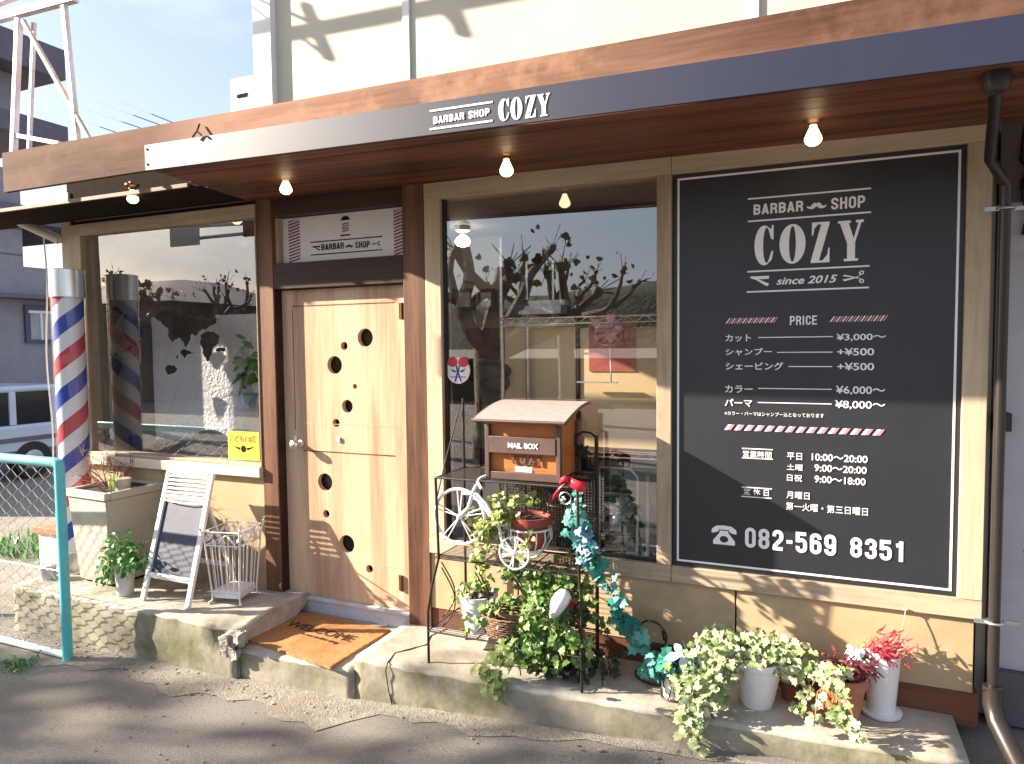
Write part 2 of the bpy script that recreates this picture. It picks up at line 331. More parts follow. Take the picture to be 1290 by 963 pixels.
# narrow block capitals and figures drawn as strokes in a 0..1 box
def rr(x0, x1, y0, y1, r, a0=0, n=5):
    pts = []
    for cx, cy, s0 in ((x1-r,y1-r,0),(x0+r,y1-r,90),(x0+r,y0+r,180),(x1-r,y0+r,270)):
        pts += [(cx+r*math.cos(R_(s0+90*k/n)), cy+r*math.sin(R_(s0+90*k/n))) for k in range(n+1)]
    return pts
def arc(cx, cy, rx, ry, a0, a1, n=8): return [(cx+rx*math.cos(R_(a0+(a1-a0)*k/n)), cy+ry*math.sin(R_(a0+(a1-a0)*k/n))) for k in range(n+1)]
_r = 0.2; _T = 0.085; _a, _b = _T, 0.5-_T        # stroke centre lines at x = _a .. _b, y = _T .. 1-_T
_q = 0.165
def _ring(y0, y1): return rr(_a, _b, y0, y1, _q)
GLY = {
 'O': [(_ring(_T,1-_T),1)], '0': [(_ring(_T,1-_T),1)],
 '8': [(_ring(_T,0.52),1),(_ring(0.52,1-_T),1)],
 'B': [([(_a,0),(_a,1)],0),([(_a,1-_T),(_b-_q,1-_T)]+arc(_b-_q,1-_T-_q,_q,_q,90,0)+arc(_b-_q,0.52+_q,_q,_q,0,-90)+[(_a,0.52)],0),([(_a,0.52),(_b-_q,0.52)]+arc(_b-_q,0.52-_q,_q,_q,90,0)+arc(_b-_q,_T+_q,_q,_q,0,-90)+[(_a,_T)],0)],
 'P': [([(_a,0),(_a,1)],0),([(_a,1-_T),(_b-_q,1-_T)]+arc(_b-_q,1-_T-_q,_q,_q,90,0)+arc(_b-_q,0.45+_q,_q,_q,0,-90)+[(_a,0.45)],0)],
 'R': [([(_a,0),(_a,1)],0),([(_a,1-_T),(_b-_q,1-_T)]+arc(_b-_q,1-_T-_q,_q,_q,90,0)+arc(_b-_q,0.49+_q,_q,_q,0,-90)+[(_a,0.49)],0),([(_b-0.12,0.49),(_b-0.02,0.36),(_b,0.25),(_b,0)],0)],
 'A': [([(0.06,0),(0.25,1)],0),([(0.44,0),(0.25,1)],0),([(0.12,0.27),(0.38,0.27)],0)],
 'H': [([(_a,0),(_a,1)],0),([(_b,0),(_b,1)],0),([(_a,0.52),(_b,0.52)],0)],
 'I': [([(0.12,0),(0.12,1)],0)], '1': [([(0.26,0),(0.26,1)],0),([(0.26,0.90),(0.17,0.80),(0.05,0.78)],0)],
 'E': [([(_a,0),(_a,1)],0),([(_a,1-_T),(0.47,1-_T)],0),([(_a,0.52),(0.43,0.52)],0),([(_a,_T),(0.47,_T)],0)],
 'C': [([(_b,0.64)]+arc(_b-_q,1-_T-_q,_q,_q,0,90)+arc(_a+_q,1-_T-_q,_q,_q,90,180)+arc(_a+_q,_T+_q,_q,_q,180,270)+arc(_b-_q,_T+_q,_q,_q,270,360)+[(_b,0.36)],0)],
 'S': [([(_b,0.68)]+arc(_b-_q,1-_T-_q,_q,_q,0,90)+arc(_a+_q,1-_T-_q,_q,_q,90,180)+[(_a,0.66),(_a+0.06,0.57),(_b-0.06,0.42),(_b,0.32)]+arc(_b-_q,_T+_q,_q,_q,0,-90)+arc(_a+_q,_T+_q,_q,_q,270,180)+[(_a,0.32)],0)],
 '2': [([(_a,0.68)]+arc(_a+_q,1-_T-_q,_q,_q,180,90)+arc(_b-_q,1-_T-_q,_q,_q,90,0)+[(_b,0.62),(_b-0.03,0.52),(_a+0.03,0.22),(_a,_T)],0),([(_a-0.07,_T),(0.48,_T)],0)],
 '3': [([(_a,0.70)]+arc(_a+_q,1-_T-_q,_q,_q,180,90)+arc(_b-_q,1-_T-_q,_q,_q,90,0)+arc(_b-_q,0.53+_q,_q,_q,0,-90)+[(0.2,0.53)],0),([(0.2,0.53)]+arc(_b-_q,0.53-_q,_q,_q,90,0)+arc(_b-_q,_T+_q,_q,_q,0,-90)+arc(_a+_q,_T+_q,_q,_q,270,180)+[(_a,0.31)],0)],
 '5': [([(0.46,1-_T),(_a,1-_T)],0),([(_a,1),(_a,0.50)],0),([(_a,0.56)]+arc(_b-_q,0.62-_q,_q,_q,90,0)+arc(_b-_q,_T+_q,_q,_q,0,-90)+arc(_a+_q,_T+_q,_q,_q,270,180)+[(_a,0.31)],0)],
 '6': [(_ring(_T,0.58),1),([(_a,0.33),(_a,1-_T-_q)]+arc(_a+_q,1-_T-_q,_q,_q,180,90)+arc(_b-_q,1-_T-_q,_q,_q,90,0)+[(_b,0.72)],0)],
 '9': [(_ring(0.42,1-_T),1),([(_b,0.67),(_b,_T+_q)]+arc(_b-_q,_T+_q,_q,_q,0,-90)+arc(_a+_q,_T+_q,_q,_q,270,180)+[(_a,0.28)],0)],
 '-': [([(0.02,0.47),(0.28,0.47)],0)],
}
WID = {'I':0.24,'1':0.40,'-':0.30,' ':0.26}
def block_text(F, body, bl, tr, gap=0.09, t=0.17):
    tot = sum(WID.get(c,0.5)+gap for c in body)-gap
    sx = (tr[0]-bl[0])/tot; sy = tr[1]-bl[1]; x = 0.0
    for c in body:
        for si, (pts, closed) in enumerate(GLY.get(c, [])):
            P_ = [Vector(((x+px)*sx, py*sy)) for px, py in pts]; P_ = [p for i, p in enumerate(P_) if i == 0 or (p-P_[i-1]).length > 1e-5]
            n = len(P_); Lh = []; hw = t*sx/2*1.0; hy = min(t*sx, t*sy)/2*1.05
            for i in range(n):
                d0 = (P_[i]-P_[i-1]).normalized() if (i > 0 or closed) else None
                d1 = (P_[(i+1) % n]-P_[i]).normalized() if (i < n-1 or closed) else None
                d = (d0+d1) if (d0 is not None and d1 is not None) else (d0 if d0 is not None else d1)
                d = d.normalized(); nn = Vector((-d.y, d.x)); k = 1.0
                if d0 is not None and d1 is not None: k = 1/max(0.6, nn.dot(Vector((-d1.y, d1.x))))
                Lh.append((P_[i]+nn*hw*k, P_[i]-nn*hw*k))
            for i in range(n if closed else n-1):
                a, b_ = Lh[i], Lh[(i+1) % n]
                F.poly([(bl[0]+q.x, bl[1]+q.y, si*0.0003) for q in (a[0], b_[0], b_[1], a[1])])
        x += WID.get(c,0.5)+gap
# fat-faced slab letters
LET_C = [ell(0.45,0.5,0.45,0.5,60,300,30)+[(0.80,0.13),(0.88,0.34),(0.80,0.36)]+ell(0.57,0.5,0.17,0.445,-65,-295,24)+[(0.76,0.66),(0.88,0.63),(0.88,1.0),(0.81,1.0),(0.77,0.90)]]
LET_O = [ell(0.5,0.5,0.5,0.5,0,352,40), ell(0.5,0.5,0.13,0.45,0,352,40)]
LET_Z = [[(0.06,1.0),(0.95,1.0),(0.95,0.95),(0.44,0.055),(0.62,0.055),(0.86,0.2),(0.90,0.36),(0.97,0.36),(0.97,0.0),(0.02,0.0),(0.02,0.05),(0.53,0.945),(0.36,0.945),(0.18,0.84),(0.13,0.68),(0.06,0.68)]]
LET_Y = [[(0,1),(0.50,1),(0.50,0.94),(0.42,0.94),(0.62,0.56),(0.80,0.94),(0.70,0.94),(0.70,1),(1,1),(1,0.94),(0.91,0.94),(0.68,0.46),(0.68,0.06),(0.80,0.06),(0.80,0),(0.25,0),(0.25,0.06),(0.37,0.06),(0.37,0.44),(0.08,0.94),(0,0.94)]]
MOUST = [[(0,0.35),(0.06,0.2),(0.2,0.05),(0.35,0.1),(0.5,0.42),(0.65,0.1),(0.8,0.05),(0.94,0.2),(1,0.35),(0.97,0.55),(0.9,0.42),(0.8,0.42),(0.72,0.75),(0.6,0.95),(0.5,0.82),(0.4,0.95),(0.28,0.75),(0.2,0.42),(0.1,0.42),(0.03,0.55)]]
SCIS = [[(0,0.62),(0.10,0.72),(0.62,0.50),(0.80,0.62),(0.76,0.85),(0.86,1.0),(1.0,0.95),(0.98,0.72),(0.86,0.66),(0.68,0.47),(0.88,0.34),(1.0,0.28),(1.0,0.05),(0.86,0.0),(0.76,0.15),(0.82,0.34),(0.62,0.42),(0.1,0.20),(0,0.34),(0.50,0.47)],
        [(0.83,0.75),(0.85,0.92),(0.94,0.9),(0.93,0.77)], [(0.83,0.25),(0.94,0.23),(0.95,0.10),(0.86,0.08)]]
RAZOR = [[(0,0.92),(0.06,1.0),(1,1.0),(1,0.70),(0.45,0.70),(1.0,0.22),(0.96,0.0),(0.86,0.0),(0.30,0.68),(0.12,0.78)]]
PHONE = [[(0,0.62),(0.03,0.80),(0.2,0.96),(0.5,1.0),(0.8,0.96),(0.97,0.80),(1,0.62),(0.96,0.58),(0.76,0.64),(0.72,0.70),(0.70,0.78),(0.30,0.78),(0.28,0.70),(0.24,0.64),(0.04,0.58)],
         [(0.33,0.72),(0.67,0.72),(0.68,0.60),(0.93,0.2),(0.93,0.0),(0.07,0.0),(0.07,0.2),(0.32,0.60)], circ(0.5,0.28,0.17,20)]

# ---------------------------------------------------------------- materials
M_fascia = wood("fascia_wood", (0.055,0.025,0.016), (0.135,0.064,0.039), 'x', knots=1.0, ring=46, worn=(0.165,0.092,0.063), rough=0.8, spec=0.15)
M_soffit = wood("soffit_wood", (0.050,0.018,0.009), (0.185,0.070,0.034), 'x', ring=44, rough=0.5)
M_post = wood("post_wood", (0.066,0.030,0.019), (0.195,0.095,0.056), 'z', knots=0.6, ring=24, rough=0.5)
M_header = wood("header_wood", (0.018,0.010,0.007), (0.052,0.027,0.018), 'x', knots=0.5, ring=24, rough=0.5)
M_frame = wood("frame_wood", (0.33,0.245,0.165), (0.56,0.45,0.325), 'x', ring=18, rough=0.6, worn=(0.50,0.40,0.28))
M_framev = wood("frame_wood_upright", (0.33,0.245,0.165), (0.56,0.45,0.325), 'z', ring=18, rough=0.6, worn=(0.50,0.40,0.28))
M_sill = wood("sill_wood", (0.46,0.36,0.25), (0.72,0.62,0.48), 'x', ring=14, rough=0.6, worn=(0.75,0.68,0.56))
M_door = wood("door_wood", (0.38,0.225,0.138), (0.63,0.435,0.295), 'z', ring=16, scale=3.4, rough=0.42, bump=0.12)
M_dark = pbr("dark_timber", (0.022,0.016,0.013), 0.9, scale=10, spec=0.03)
M_skirt = wood("skirting_wood", (0.075,0.030,0.018), (0.19,0.08,0.045), 'x', ring=20)
M_plaster = pbr("tan_panel", (0.40,0.285,0.155), 0.75, scale=1.6, col2=(0.52,0.385,0.225), bump=0.25, dirt=(0.33,0.24,0.145), dscale=2.2)
M_upper = pbr("cream_panel", (0.52,0.485,0.385), 0.6, var=0.05, scale=1.2, bump=0.03)
M_white = pbr("white_paint", (0.74,0.73,0.72), 0.45, var=0.06, scale=5, bump=0.05)
M_letter = pbr("white_lettering", (0.82,0.82,0.82), 0.5, var=0.02, bump=0)
M_navy = pbr("navy_panel", (0.010,0.013,0.036), 0.50, var=0.1, scale=2, bump=0.03, bdist=0.003)
M_navy.node_tree.nodes["Principled BSDF"].inputs["IOR"].default_value = 1.56
M_board = pbr("black_vinyl", (0.010,0.011,0.016), 0.50, var=0.12, scale=4, bump=0.05, bdist=0.002, spec=0.7)
M_ink = pbr("black_ink", (0.016,0.016,0.018), 0.9, bump=0, spec=0.05)
M_red = pbr("stripe_red", (0.52,0.035,0.055), 0.4, var=0.05, bump=0)
M_pink = pbr("stripe_pink", (0.62,0.24,0.30), 0.5, var=0.05, bump=0)
M_blue = pbr("stripe_blue", (0.02,0.06,0.38), 0.4, var=0.05, bump=0)
M_wine = pbr("stripe_wine", (0.20,0.035,0.085), 0.5, var=0.05, bump=0)
M_iron = pbr("black_iron", (0.020,0.018,0.017), 0.5, metal=0.4, scale=30, bump=0.2, dirt=(0.07,0.035,0.02), dscale=8)
M_chrome = pbr("chrome", (0.80,0.78,0.74), 0.27, metal=1.0, var=0.05, bump=0.02)
M_brass = pbr("brown_brass", (0.16,0.075,0.03), 0.35, metal=0.7, bump=0.05)
M_steel = pbr("grey_steel", (0.42,0.42,0.43), 0.35, metal=0.8, bump=0.05)
M_galv = pbr("zinc", (0.50,0.50,0.50), 0.55, metal=0.2, scale=14, var=0.15)
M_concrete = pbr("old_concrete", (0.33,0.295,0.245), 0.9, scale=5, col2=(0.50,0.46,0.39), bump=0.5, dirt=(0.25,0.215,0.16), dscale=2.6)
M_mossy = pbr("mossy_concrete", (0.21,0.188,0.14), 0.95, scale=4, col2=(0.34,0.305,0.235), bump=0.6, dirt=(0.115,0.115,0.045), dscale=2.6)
M_stone = pbr("planter_stone", (0.42,0.375,0.30), 0.85, scale=7, col2=(0.54,0.49,0.41), bump=0.3, dirt=(0.34,0.29,0.22))
M_rubble = pbr("broken_concrete", (0.24,0.215,0.19), 0.95, scale=16, col2=(0.42,0.385,0.34), bump=0.9, bdist=0.02)
M_soil = pbr("soil", (0.045,0.030,0.020), 0.95, scale=40, bump=0.9, bdist=0.02)
M_teal = pbr("teal_paint", (0.10,0.50,0.52), 0.4, var=0.1, scale=5, bump=0.08, dirt=(0.22,0.56,0.56))
M_mesh = pbr("galvanised_wire", (0.62,0.64,0.63), 0.45, metal=0.2, bump=0)
M_potw = pbr("white_pot", (0.76,0.75,0.74), 0.4, var=0.05, scale=6, bump=0.1)
M_terra = pbr("terracotta", (0.40,0.145,0.07), 0.8, scale=9, bump=0.2, dirt=(0.42,0.27,0.2))
M_redpot = pbr("red_brown_pot", (0.30,0.055,0.04), 0.5, bump=0.05)
M_wicker = pbr("wicker", (0.20,0.115,0.065), 0.8, scale=50, var=0.4, bump=0.8)
M_coir = pbr("coir", (0.40,0.185,0.065), 0.95, scale=90, col2=(0.58,0.30,0.115), bump=1.0, bdist=0.012, dirt=(0.38,0.15,0.04), dscale=6)
M_coirink = pbr("coir_print", (0.05,0.028,0.015), 0.95, scale=90, bump=0.8)
M_mailo = pbr("mailbox_orange", (0.46,0.145,0.035), 0.5, scale=9, bump=0.08)
M_mailb = pbr("mailbox_brown", (0.105,0.062,0.052), 0.5, bump=0.08)
M_mailr = pbr("mailbox_roof", (0.30,0.255,0.24), 0.8, scale=30, var=0.1, bump=0.15)
M_board2 = pbr("chalkboard", (0.018,0.023,0.050), 0.6, scale=5, col2=(0.042,0.048,0.082), bump=0.05)
M_ivy = pbr("ivy_leaf", (0.05,0.12,0.02), 0.45, island=[(0.035,0.09,0.015),(0.09,0.20,0.03),(0.17,0.30,0.06),(0.30,0.40,0.11)], bump=0, trans=0.25)
M_ivyy = pbr("yellow_ivy_leaf", (0.2,0.28,0.05), 0.45, island=[(0.10,0.19,0.03),(0.26,0.36,0.07),(0.42,0.46,0.15),(0.50,0.50,0.26)], bump=0, trans=0.3)
M_vari = pbr("variegated_leaf", (0.3,0.36,0.16), 0.45, island=[(0.09,0.18,0.045),(0.24,0.33,0.11),(0.48,0.52,0.27),(0.60,0.61,0.40),(0.20,0.31,0.12)], bump=0, trans=0.25, scale=60, detail=2)
M_green = pbr("green_leaf", (0.05,0.16,0.03), 0.4, island=[(0.03,0.11,0.02),(0.06,0.22,0.04),(0.12,0.34,0.07),(0.35,0.45,0.25)], bump=0, trans=0.25)
M_teall = pbr("teal_leaf", (0.02,0.20,0.16), 0.4, island=[(0.008,0.10,0.08),(0.03,0.24,0.19),(0.10,0.36,0.29),(0.30,0.50,0.46)], bump=0, trans=0.15)
M_redl = pbr("red_leaf", (0.4,0.03,0.05), 0.5, island=[(0.18,0.015,0.03),(0.45,0.03,0.06),(0.62,0.09,0.13)], bump=0, trans=0.25)
M_wine_l = pbr("dark_red_leaf", (0.10,0.015,0.02), 0.5, island=[(0.05,0.010,0.015),(0.14,0.02,0.03),(0.22,0.05,0.05)], bump=0, trans=0.15)
M_twig = pbr("dry_twig", (0.24,0.13,0.09), 0.8, scale=30, col2=(0.36,0.20,0.15), bump=0.2)
M_stem = pbr("ivy_stem", (0.22,0.13,0.06), 0.8, bump=0)
M_bark = pbr("plane_bark", (0.11,0.085,0.06), 0.9, scale=5, col2=(0.22,0.18,0.13), bump=0.6, bdist=0.03)
M_crown = pbr("autumn_leaf", (0.10,0.06,0.02), 0.6, island=[(0.05,0.04,0.015),(0.13,0.07,0.02),(0.09,0.10,0.03)], bump=0, trans=0.2)
M_ribbon = pbr("red_ribbon", (0.62,0.02,0.045), 0.4, var=0.1, bump=0.05)
M_asph = pbr("worn_asphalt", (0.165,0.150,0.138), 0.92, scale=70, col2=(0.27,0.25,0.23), bump=0.9, bdist=0.012, lo=0.3, hi=0.7, dirt=(0.225,0.195,0.155), dscale=0.9)
M_glass = glass_mat("window_glass", 0.28)
M_tube = glass_mat("tube_plastic", 0.07, (0.98,0.97,0.98))
M_bulb = emit_mat("lit_bulb", (1.0,0.78,0.45), 1.3)
M_cream = pbr("partition_cream", (0.80,0.60,0.34), 0.6, scale=1.5, var=0.06, bump=0.05)
M_stucco = pbr("white_stucco", (0.74,0.74,0.76), 0.85, scale=16, var=0.05, bump=1.0, bdist=0.03)
M_inwall = pbr("room_wall", (0.33,0.295,0.24), 0.8, scale=2, bump=0.05)
M_infloor = wood("room_floor", (0.10,0.05,0.03), (0.22,0.12,0.07), 'x')
M_black = pbr("matt_black", (0.015,0.015,0.016), 0.5, bump=0.05)
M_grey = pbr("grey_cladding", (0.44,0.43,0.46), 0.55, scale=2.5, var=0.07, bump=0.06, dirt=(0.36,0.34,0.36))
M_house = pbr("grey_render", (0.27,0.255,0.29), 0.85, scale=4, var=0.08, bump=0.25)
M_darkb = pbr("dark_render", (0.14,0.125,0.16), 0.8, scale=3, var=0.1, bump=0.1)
M_lilac = pbr("frame_paint", (0.66,0.61,0.70), 0.5, scale=8, bump=0.1, dirt=(0.45,0.30,0.22), dscale=4)
M_rust = pbr("rusty_paint", (0.42,0.27,0.19), 0.7, scale=14, col2=(0.60,0.48,0.42), bump=0.2)
M_yellow = pbr("yellow_sticker", (0.78,0.66,0.05), 0.5, var=0.04, bump=0)

# ---------------------------------------------------------------- the ground
GX = [(-400,-0.03),(-30,-0.03),(-12,-0.02),(-4.5,-0.02),(-3,0.0),(-2.28,0.003),(-1.57,0.044),(-0.83,0.085),(-0.21,0.114),(0.5,0.145),(2,0.17),(6,0.17),(400,0.17)]
def gz(x):
    for (a, za), (b, zb) in zip(GX, GX[1:]):
        if a <= x <= b: return za+(zb-za)*(x-a)/(b-a)
    return 0
def sheet(name, mat, xs, ys, dz, kind='structure'):
    me = bpy.data.meshes.new(name); vs = [(x, y, gz(x)+dz) for y in ys for x in xs]; n = len(xs)
    fs = [(j*n+i, j*n+i+1, (j+1)*n+i+1, (j+1)*n+i) for j in range(len(ys)-1) for i in range(n-1)]
    me.from_pydata(vs, [], fs); o = link_mesh(name, me, mat); o['kind'] = kind; return o
sheet("ground", M_asph, [g[0] for g in GX], [-600,-14,-6,-3,-1,0,3,10,400], 0)
M_verge = pbr("sandy_verge", (0.20,0.178,0.148), 0.95, scale=30, col2=(0.31,0.28,0.235), bump=0.7, bdist=0.012, dirt=(0.19,0.16,0.12), dscale=3)
# strip of old mortar along the foot of the step, edge wandering
b = MB(); pa = []; pb = []
for i in range(61):
    x = -5.6+6.6*i/60; w = 0.20+0.05*math.sin(i*0.7)+0.04*math.sin(i*1.9)
    if x > -2.2: w *= max(0.15, 1-(x+2.2)*0.45)
    y0 = -0.50; y1 = -0.62-w + (0.12 if x > -2.2 else 0.0)
    pa.append(b.b.verts.new((x, y0, gz(x)+0.006))); pb.append(b.b.verts.new((x, y1, gz(x)+0.004)))
for i in range(60): b.b.faces.new((pa[i], pb[i], pb[i+1], pa[i+1]))
b.build("path", M_verge).__setitem__('kind', 'structure')
b = MB(); b.box(-12,-5.0,-0.35,7,-0.10,-0.012)
b.build("pavement", M_verge, bevel=0.01).__setitem__('kind', 'structure')

# ---------------------------------------------------------------- concrete platform (three levels)
def noisy_block(name, corners, z1, mat, amp=0.008, chip=None, cut=0.05):
    # corners: list of (x, yfront); back at y = 0.12; front face follows the ground
    b = bmesh.new(); n = len(corners); rows = []
    for x, yf in corners:
        zb = gz(x)-0.06; col = []
        prof = [(0.16, z1)]+[(0.16+(yf+0.015-0.16)*k/6, z1) for k in range(1, 6)]+[(yf+0.018, z1), (yf+0.004, z1-0.007), (yf, z1-0.022)]+[(yf, z1-0.022+(zb-z1+0.022)*k/5) for k in range(1, 6)]
        for y, z in prof: col.append(b.verts.new((x, y, z)))
        rows.append(col)
    for A, B in zip(rows, rows[1:]):
        for k in range(len(A)-1):
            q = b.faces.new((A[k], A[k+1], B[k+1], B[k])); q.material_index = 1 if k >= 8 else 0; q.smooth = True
    for A in (rows[0], rows[-1]):
        b.faces.new(A if A is rows[-1] else A[::-1])
    bmesh.ops.recalc_face_normals(b, faces=b.faces)
    rnd = random.Random(5)
    for col in rows:
        for k, v in enumerate(col):
            if k >= 5: v.co.y += rnd.uniform(-amp, amp); 
            if 5 <= k <= 8: v.co.z += rnd.uniform(-amp, amp)*0.6
    if chip:
        cx, cy, cz, rr = chip
        for v in b.verts:
            d = (v.co-Vector((cx, cy, cz))).length
            if d < rr and v.co.z > cz-0.18:
                f = (1-d/rr); v.co.y += f*0.10*rnd.uniform(0.5, 1.1); v.co.z -= f*0.07*rnd.uniform(0.4, 1.2); v.co.x -= f*0.06*rnd.uniform(0.3, 1.0)
    me = bpy.data.meshes.new(name); b.to_mesh(me); b.free()
    o = link_mesh(name, me, mat); o['kind'] = 'structure'
    return o
def span(a, b, n): return [(a[0]+(b[0]-a[0])*i/n, a[1]+(b[1]-a[1])*i/n) for i in range(n+1)]
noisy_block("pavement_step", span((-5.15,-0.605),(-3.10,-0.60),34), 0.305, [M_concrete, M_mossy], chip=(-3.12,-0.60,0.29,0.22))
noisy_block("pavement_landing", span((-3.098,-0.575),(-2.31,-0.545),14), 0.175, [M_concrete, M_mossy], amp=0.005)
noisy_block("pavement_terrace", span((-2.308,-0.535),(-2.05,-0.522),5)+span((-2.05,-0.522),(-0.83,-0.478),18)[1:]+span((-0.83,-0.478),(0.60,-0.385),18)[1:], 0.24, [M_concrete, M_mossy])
b = MB(); rnd = random.Random(3)
for i in range(26):
    p = Vector((-3.13+rnd.gauss(0,0.045), -0.585+rnd.gauss(0,0.02), 0.235+rnd.uniform(-0.09,0.05))); r_ = rnd.uniform(0.015,0.034); cs = []
    for sx in (-1,1):
        for sy in (-1,1):
            for sz in (-1,1): cs.append(p+Vector((sx*r_*rnd.uniform(.5,1.2),sy*r_*rnd.uniform(.4,.9),sz*r_*rnd.uniform(.5,1.3))))
    b.hexa([cs[0],cs[4],cs[6],cs[2],cs[1],cs[5],cs[7],cs[3]])
o = b.build("rubble", M_rubble); tag(o, "crumbled grey concrete at the broken corner of the step beside the doormat", "rubble", kind="stuff")
for p in o.data.polygons: p.use_smooth = False
# crack lines are thin grooves of dark grit
b = MB()
b.tube([(-2.02,0.0,0.2415),(-2.06,-0.12,0.2415),(-2.02,-0.24,0.2415),(-2.13,-0.40,0.2415),(-2.10,-0.52,0.2415),(-2.105,-0.531,0.2),(-2.09,-0.531,0.1),(-2.07,-0.53,0.02)], 0.003, 5)
b.build("ground_crack", M_soil).__setitem__('kind', 'structure')
b = MB(); rnd = random.Random(8)
for i in range(120):
    x = rnd.uniform(-5.0, 0.6); y = -0.60-abs(rnd.gauss(0.02, 0.10)) + (0.08 if x > -2.2 else 0)
    b.blob((x, y, gz(x)+0.006), rnd.uniform(0.004, 0.012), (1.3,1,0.6), 1, 0.3)
for i in range(120):
    x = rnd.uniform(-4.5, 0.4); y = rnd.uniform(-2.0, -0.7); b.blob((x, y, gz(x)+0.003), rnd.uniform(0.003, 0.008), (1.3,1,0.6), 1, 0.3)
o = b.build("gravel", M_verge); tag(o, "loose grit and small stones lying along the foot of the concrete step", "grit", kind="stuff")

# ---------------------------------------------------------------- the shop building
shop = root("barber_shop", (-2.3, 0, 0.2), "barber shop front with timber eave, wooden door and two big display windows", "shop")
def P(mb, name, mat, parent=None, **k): return mb.build(name, mat, parent or shop, **k)
H = 1.95
# lower wall panels (butted, with open joints)
for x0, x1 in ((-5.26,-4.37),(-4.362,-3.405)):
    b = MB(); b.box(x0, x1, 0.0, 0.10, 0.25, H-0.875); P(b, "wall_panel", M_plaster, bevel=0.003)
for x0, x1 in ((-2.12,-1.55),(-1.542,-0.353),(-0.345,0.675)):
    b = MB(); b.box(x0, x1, 0.0, 0.10, 0.36, H-1.248); P(b, "wall_panel", M_plaster, bevel=0.003)
b = MB(); b.box(-2.12,0.70,0.006,0.10,0.20,0.358); P(b, "skirting", M_skirt, bevel=0.002)
# posts and door surround
PF = -0.012
for x0, x1 in ((-3.405,-3.275),(-2.275,-2.120)):
    b = MB(); b.box(x0, x1, PF, 0.20, 0.17, 2.93); P(b, "post", M_post, bevel=0.004)
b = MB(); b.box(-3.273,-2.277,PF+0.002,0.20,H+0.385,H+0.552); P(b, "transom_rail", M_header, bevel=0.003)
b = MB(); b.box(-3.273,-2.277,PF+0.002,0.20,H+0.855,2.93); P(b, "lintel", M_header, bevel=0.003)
b = MB(); b.box(-3.273,-3.245,PF+0.03,0.2,H+0.554,H+0.853); b.box(-3.273,-2.277,0.09,0.2,H+0.554,H+0.853); P(b, "transom_recess", M_framev)
# wall above windows
for x0, x1, zt_ in ((-5.30,-3.407,3.42),(-2.118,0.72,3.05)):
    b = MB(); b.box(x0, x1, 0.012, 0.2, 2.905, zt_); P(b, "wall_beam", M_dark if x0 < -5 else M_header, bevel=0.003)  # left beam raised and near-black, its colour standing in for the shaded eave void
b = MB(); b.box(-5.36,-5.265,-0.004,0.2,0.2,3.16); P(b, "corner_post", M_framev, bevel=0.003)
# eave: tall board, soffit planks, roof deck
FYF = -0.95
def slant(x, xa, za, xb, zb): return za+(zb-za)*(x-xa)/(xb-xa)
def ztop(x): return H+slant(x,-4.46,1.18,-0.637,1.159)
def zbot(x): return H+(0.949 if x < -3.25 else slant(x,-3.25,0.949,0.594,0.876))
b = MB(); seg = [-4.465,-3.25,-1.6,0.2,1.9]
for x0, x1 in zip(seg, seg[1:]):
    b.hexa([(x0,FYF,zbot(x0)),(x1,FYF,zbot(x1)),(x1,FYF+0.03,zbot(x1)),(x0,FYF+0.03,zbot(x0)),(x0,FYF,ztop(x0)),(x1,FYF,ztop(x1)),(x1,FYF+0.03,ztop(x1)),(x0,FYF+0.03,ztop(x0))])
bmesh.ops.remove_doubles(b.b, verts=b.b.verts, dist=1e-5)
P(b, "fascia", M_fascia)
b = MB(); rows = [FYF+0.031+ (0.0-(FYF+0.031))*k/6 for k in range(7)]
for k in range(6):
    y0, y1 = rows[k]+0.003, rows[k+1]-0.003
    def zz(x, y): 
        f = (y-FYF)/(-FYF); return (zbot(x)+0.012)*(1-f)+(2.925-0.012*(x+3.3))*f
    xe = lambda y: -3.27-0.19*(y-FYF)/(-FYF)
    pts = [(xe(y0),y0),(1.9,y0),(1.9,y1),(xe(y1),y1)]
    b.hexa([(x,y,zz(x,y)) for x,y in pts]+[(x,y,zz(x,y)+0.018) for x,y in pts])
P(b, "soffit", M_soffit)
b = MB(); b.box(-3.26,1.9,FYF+0.031,0.15,H+1.12,H+1.15); P(b, "roof", M_dark)
b = MB(); b.hexa([(-6.5,-0.45,2.935),(-3.375,-0.45,2.935),(-3.464,0.0,2.935),(-6.5,0.0,2.935),(-6.5,-0.45,2.95),(-3.375,-0.45,2.95),(-3.464,0.0,2.95),(-6.5,0.0,2.95)]); P(b, "inner_soffit", M_dark)
b = MB()
b.box(-6.4,-3.5,-0.475,-0.452,2.932,2.955); pass
P(b, "rafter", M_post)
b = MB(); b.tube([(-6.6,-0.1,H+1.34),(-5.40,-0.05,H+0.875),(-5.36,-0.02,H+0.85)], 0.035, 10); P(b, "gutter_pipe", M_upper)
# upper storey
b = MB(); b.box(-3.40,3.0,0.15,0.40,H+1.1,6.2); P(b, "upper_wall", M_upper)
b = MB()
b.box(-3.49,-3.335,0.10,0.40,H+1.1,6.2); P(b, "pilaster", M_white, bevel=0.004)
for x in (-2.315,-0.293):
    b = MB(); b.box(x-0.025,x+0.025,0.135,0.149,H+1.1,6.2); P(b, "joint_strip", M_white, bevel=0.003)
# room behind the glass
b = MB(); b.box(-5.3,0.7,0.12,4.6,0.18,0.235); P(b, "room_floor", M_infloor)
b = MB(); b.box(-5.3,0.7,0.202,4.6,2.86,2.90); P(b, "room_ceiling", M_inwall)
b = MB(); b.box(-5.3,0.7,4.6,4.7,0.18,2.9); b.box(-5.36,-5.302,0.202,4.6,0.18,2.9); b.box(0.72,0.76,0.21,4.6,0.18,2.9); P(b, "room_wall", M_inwall)

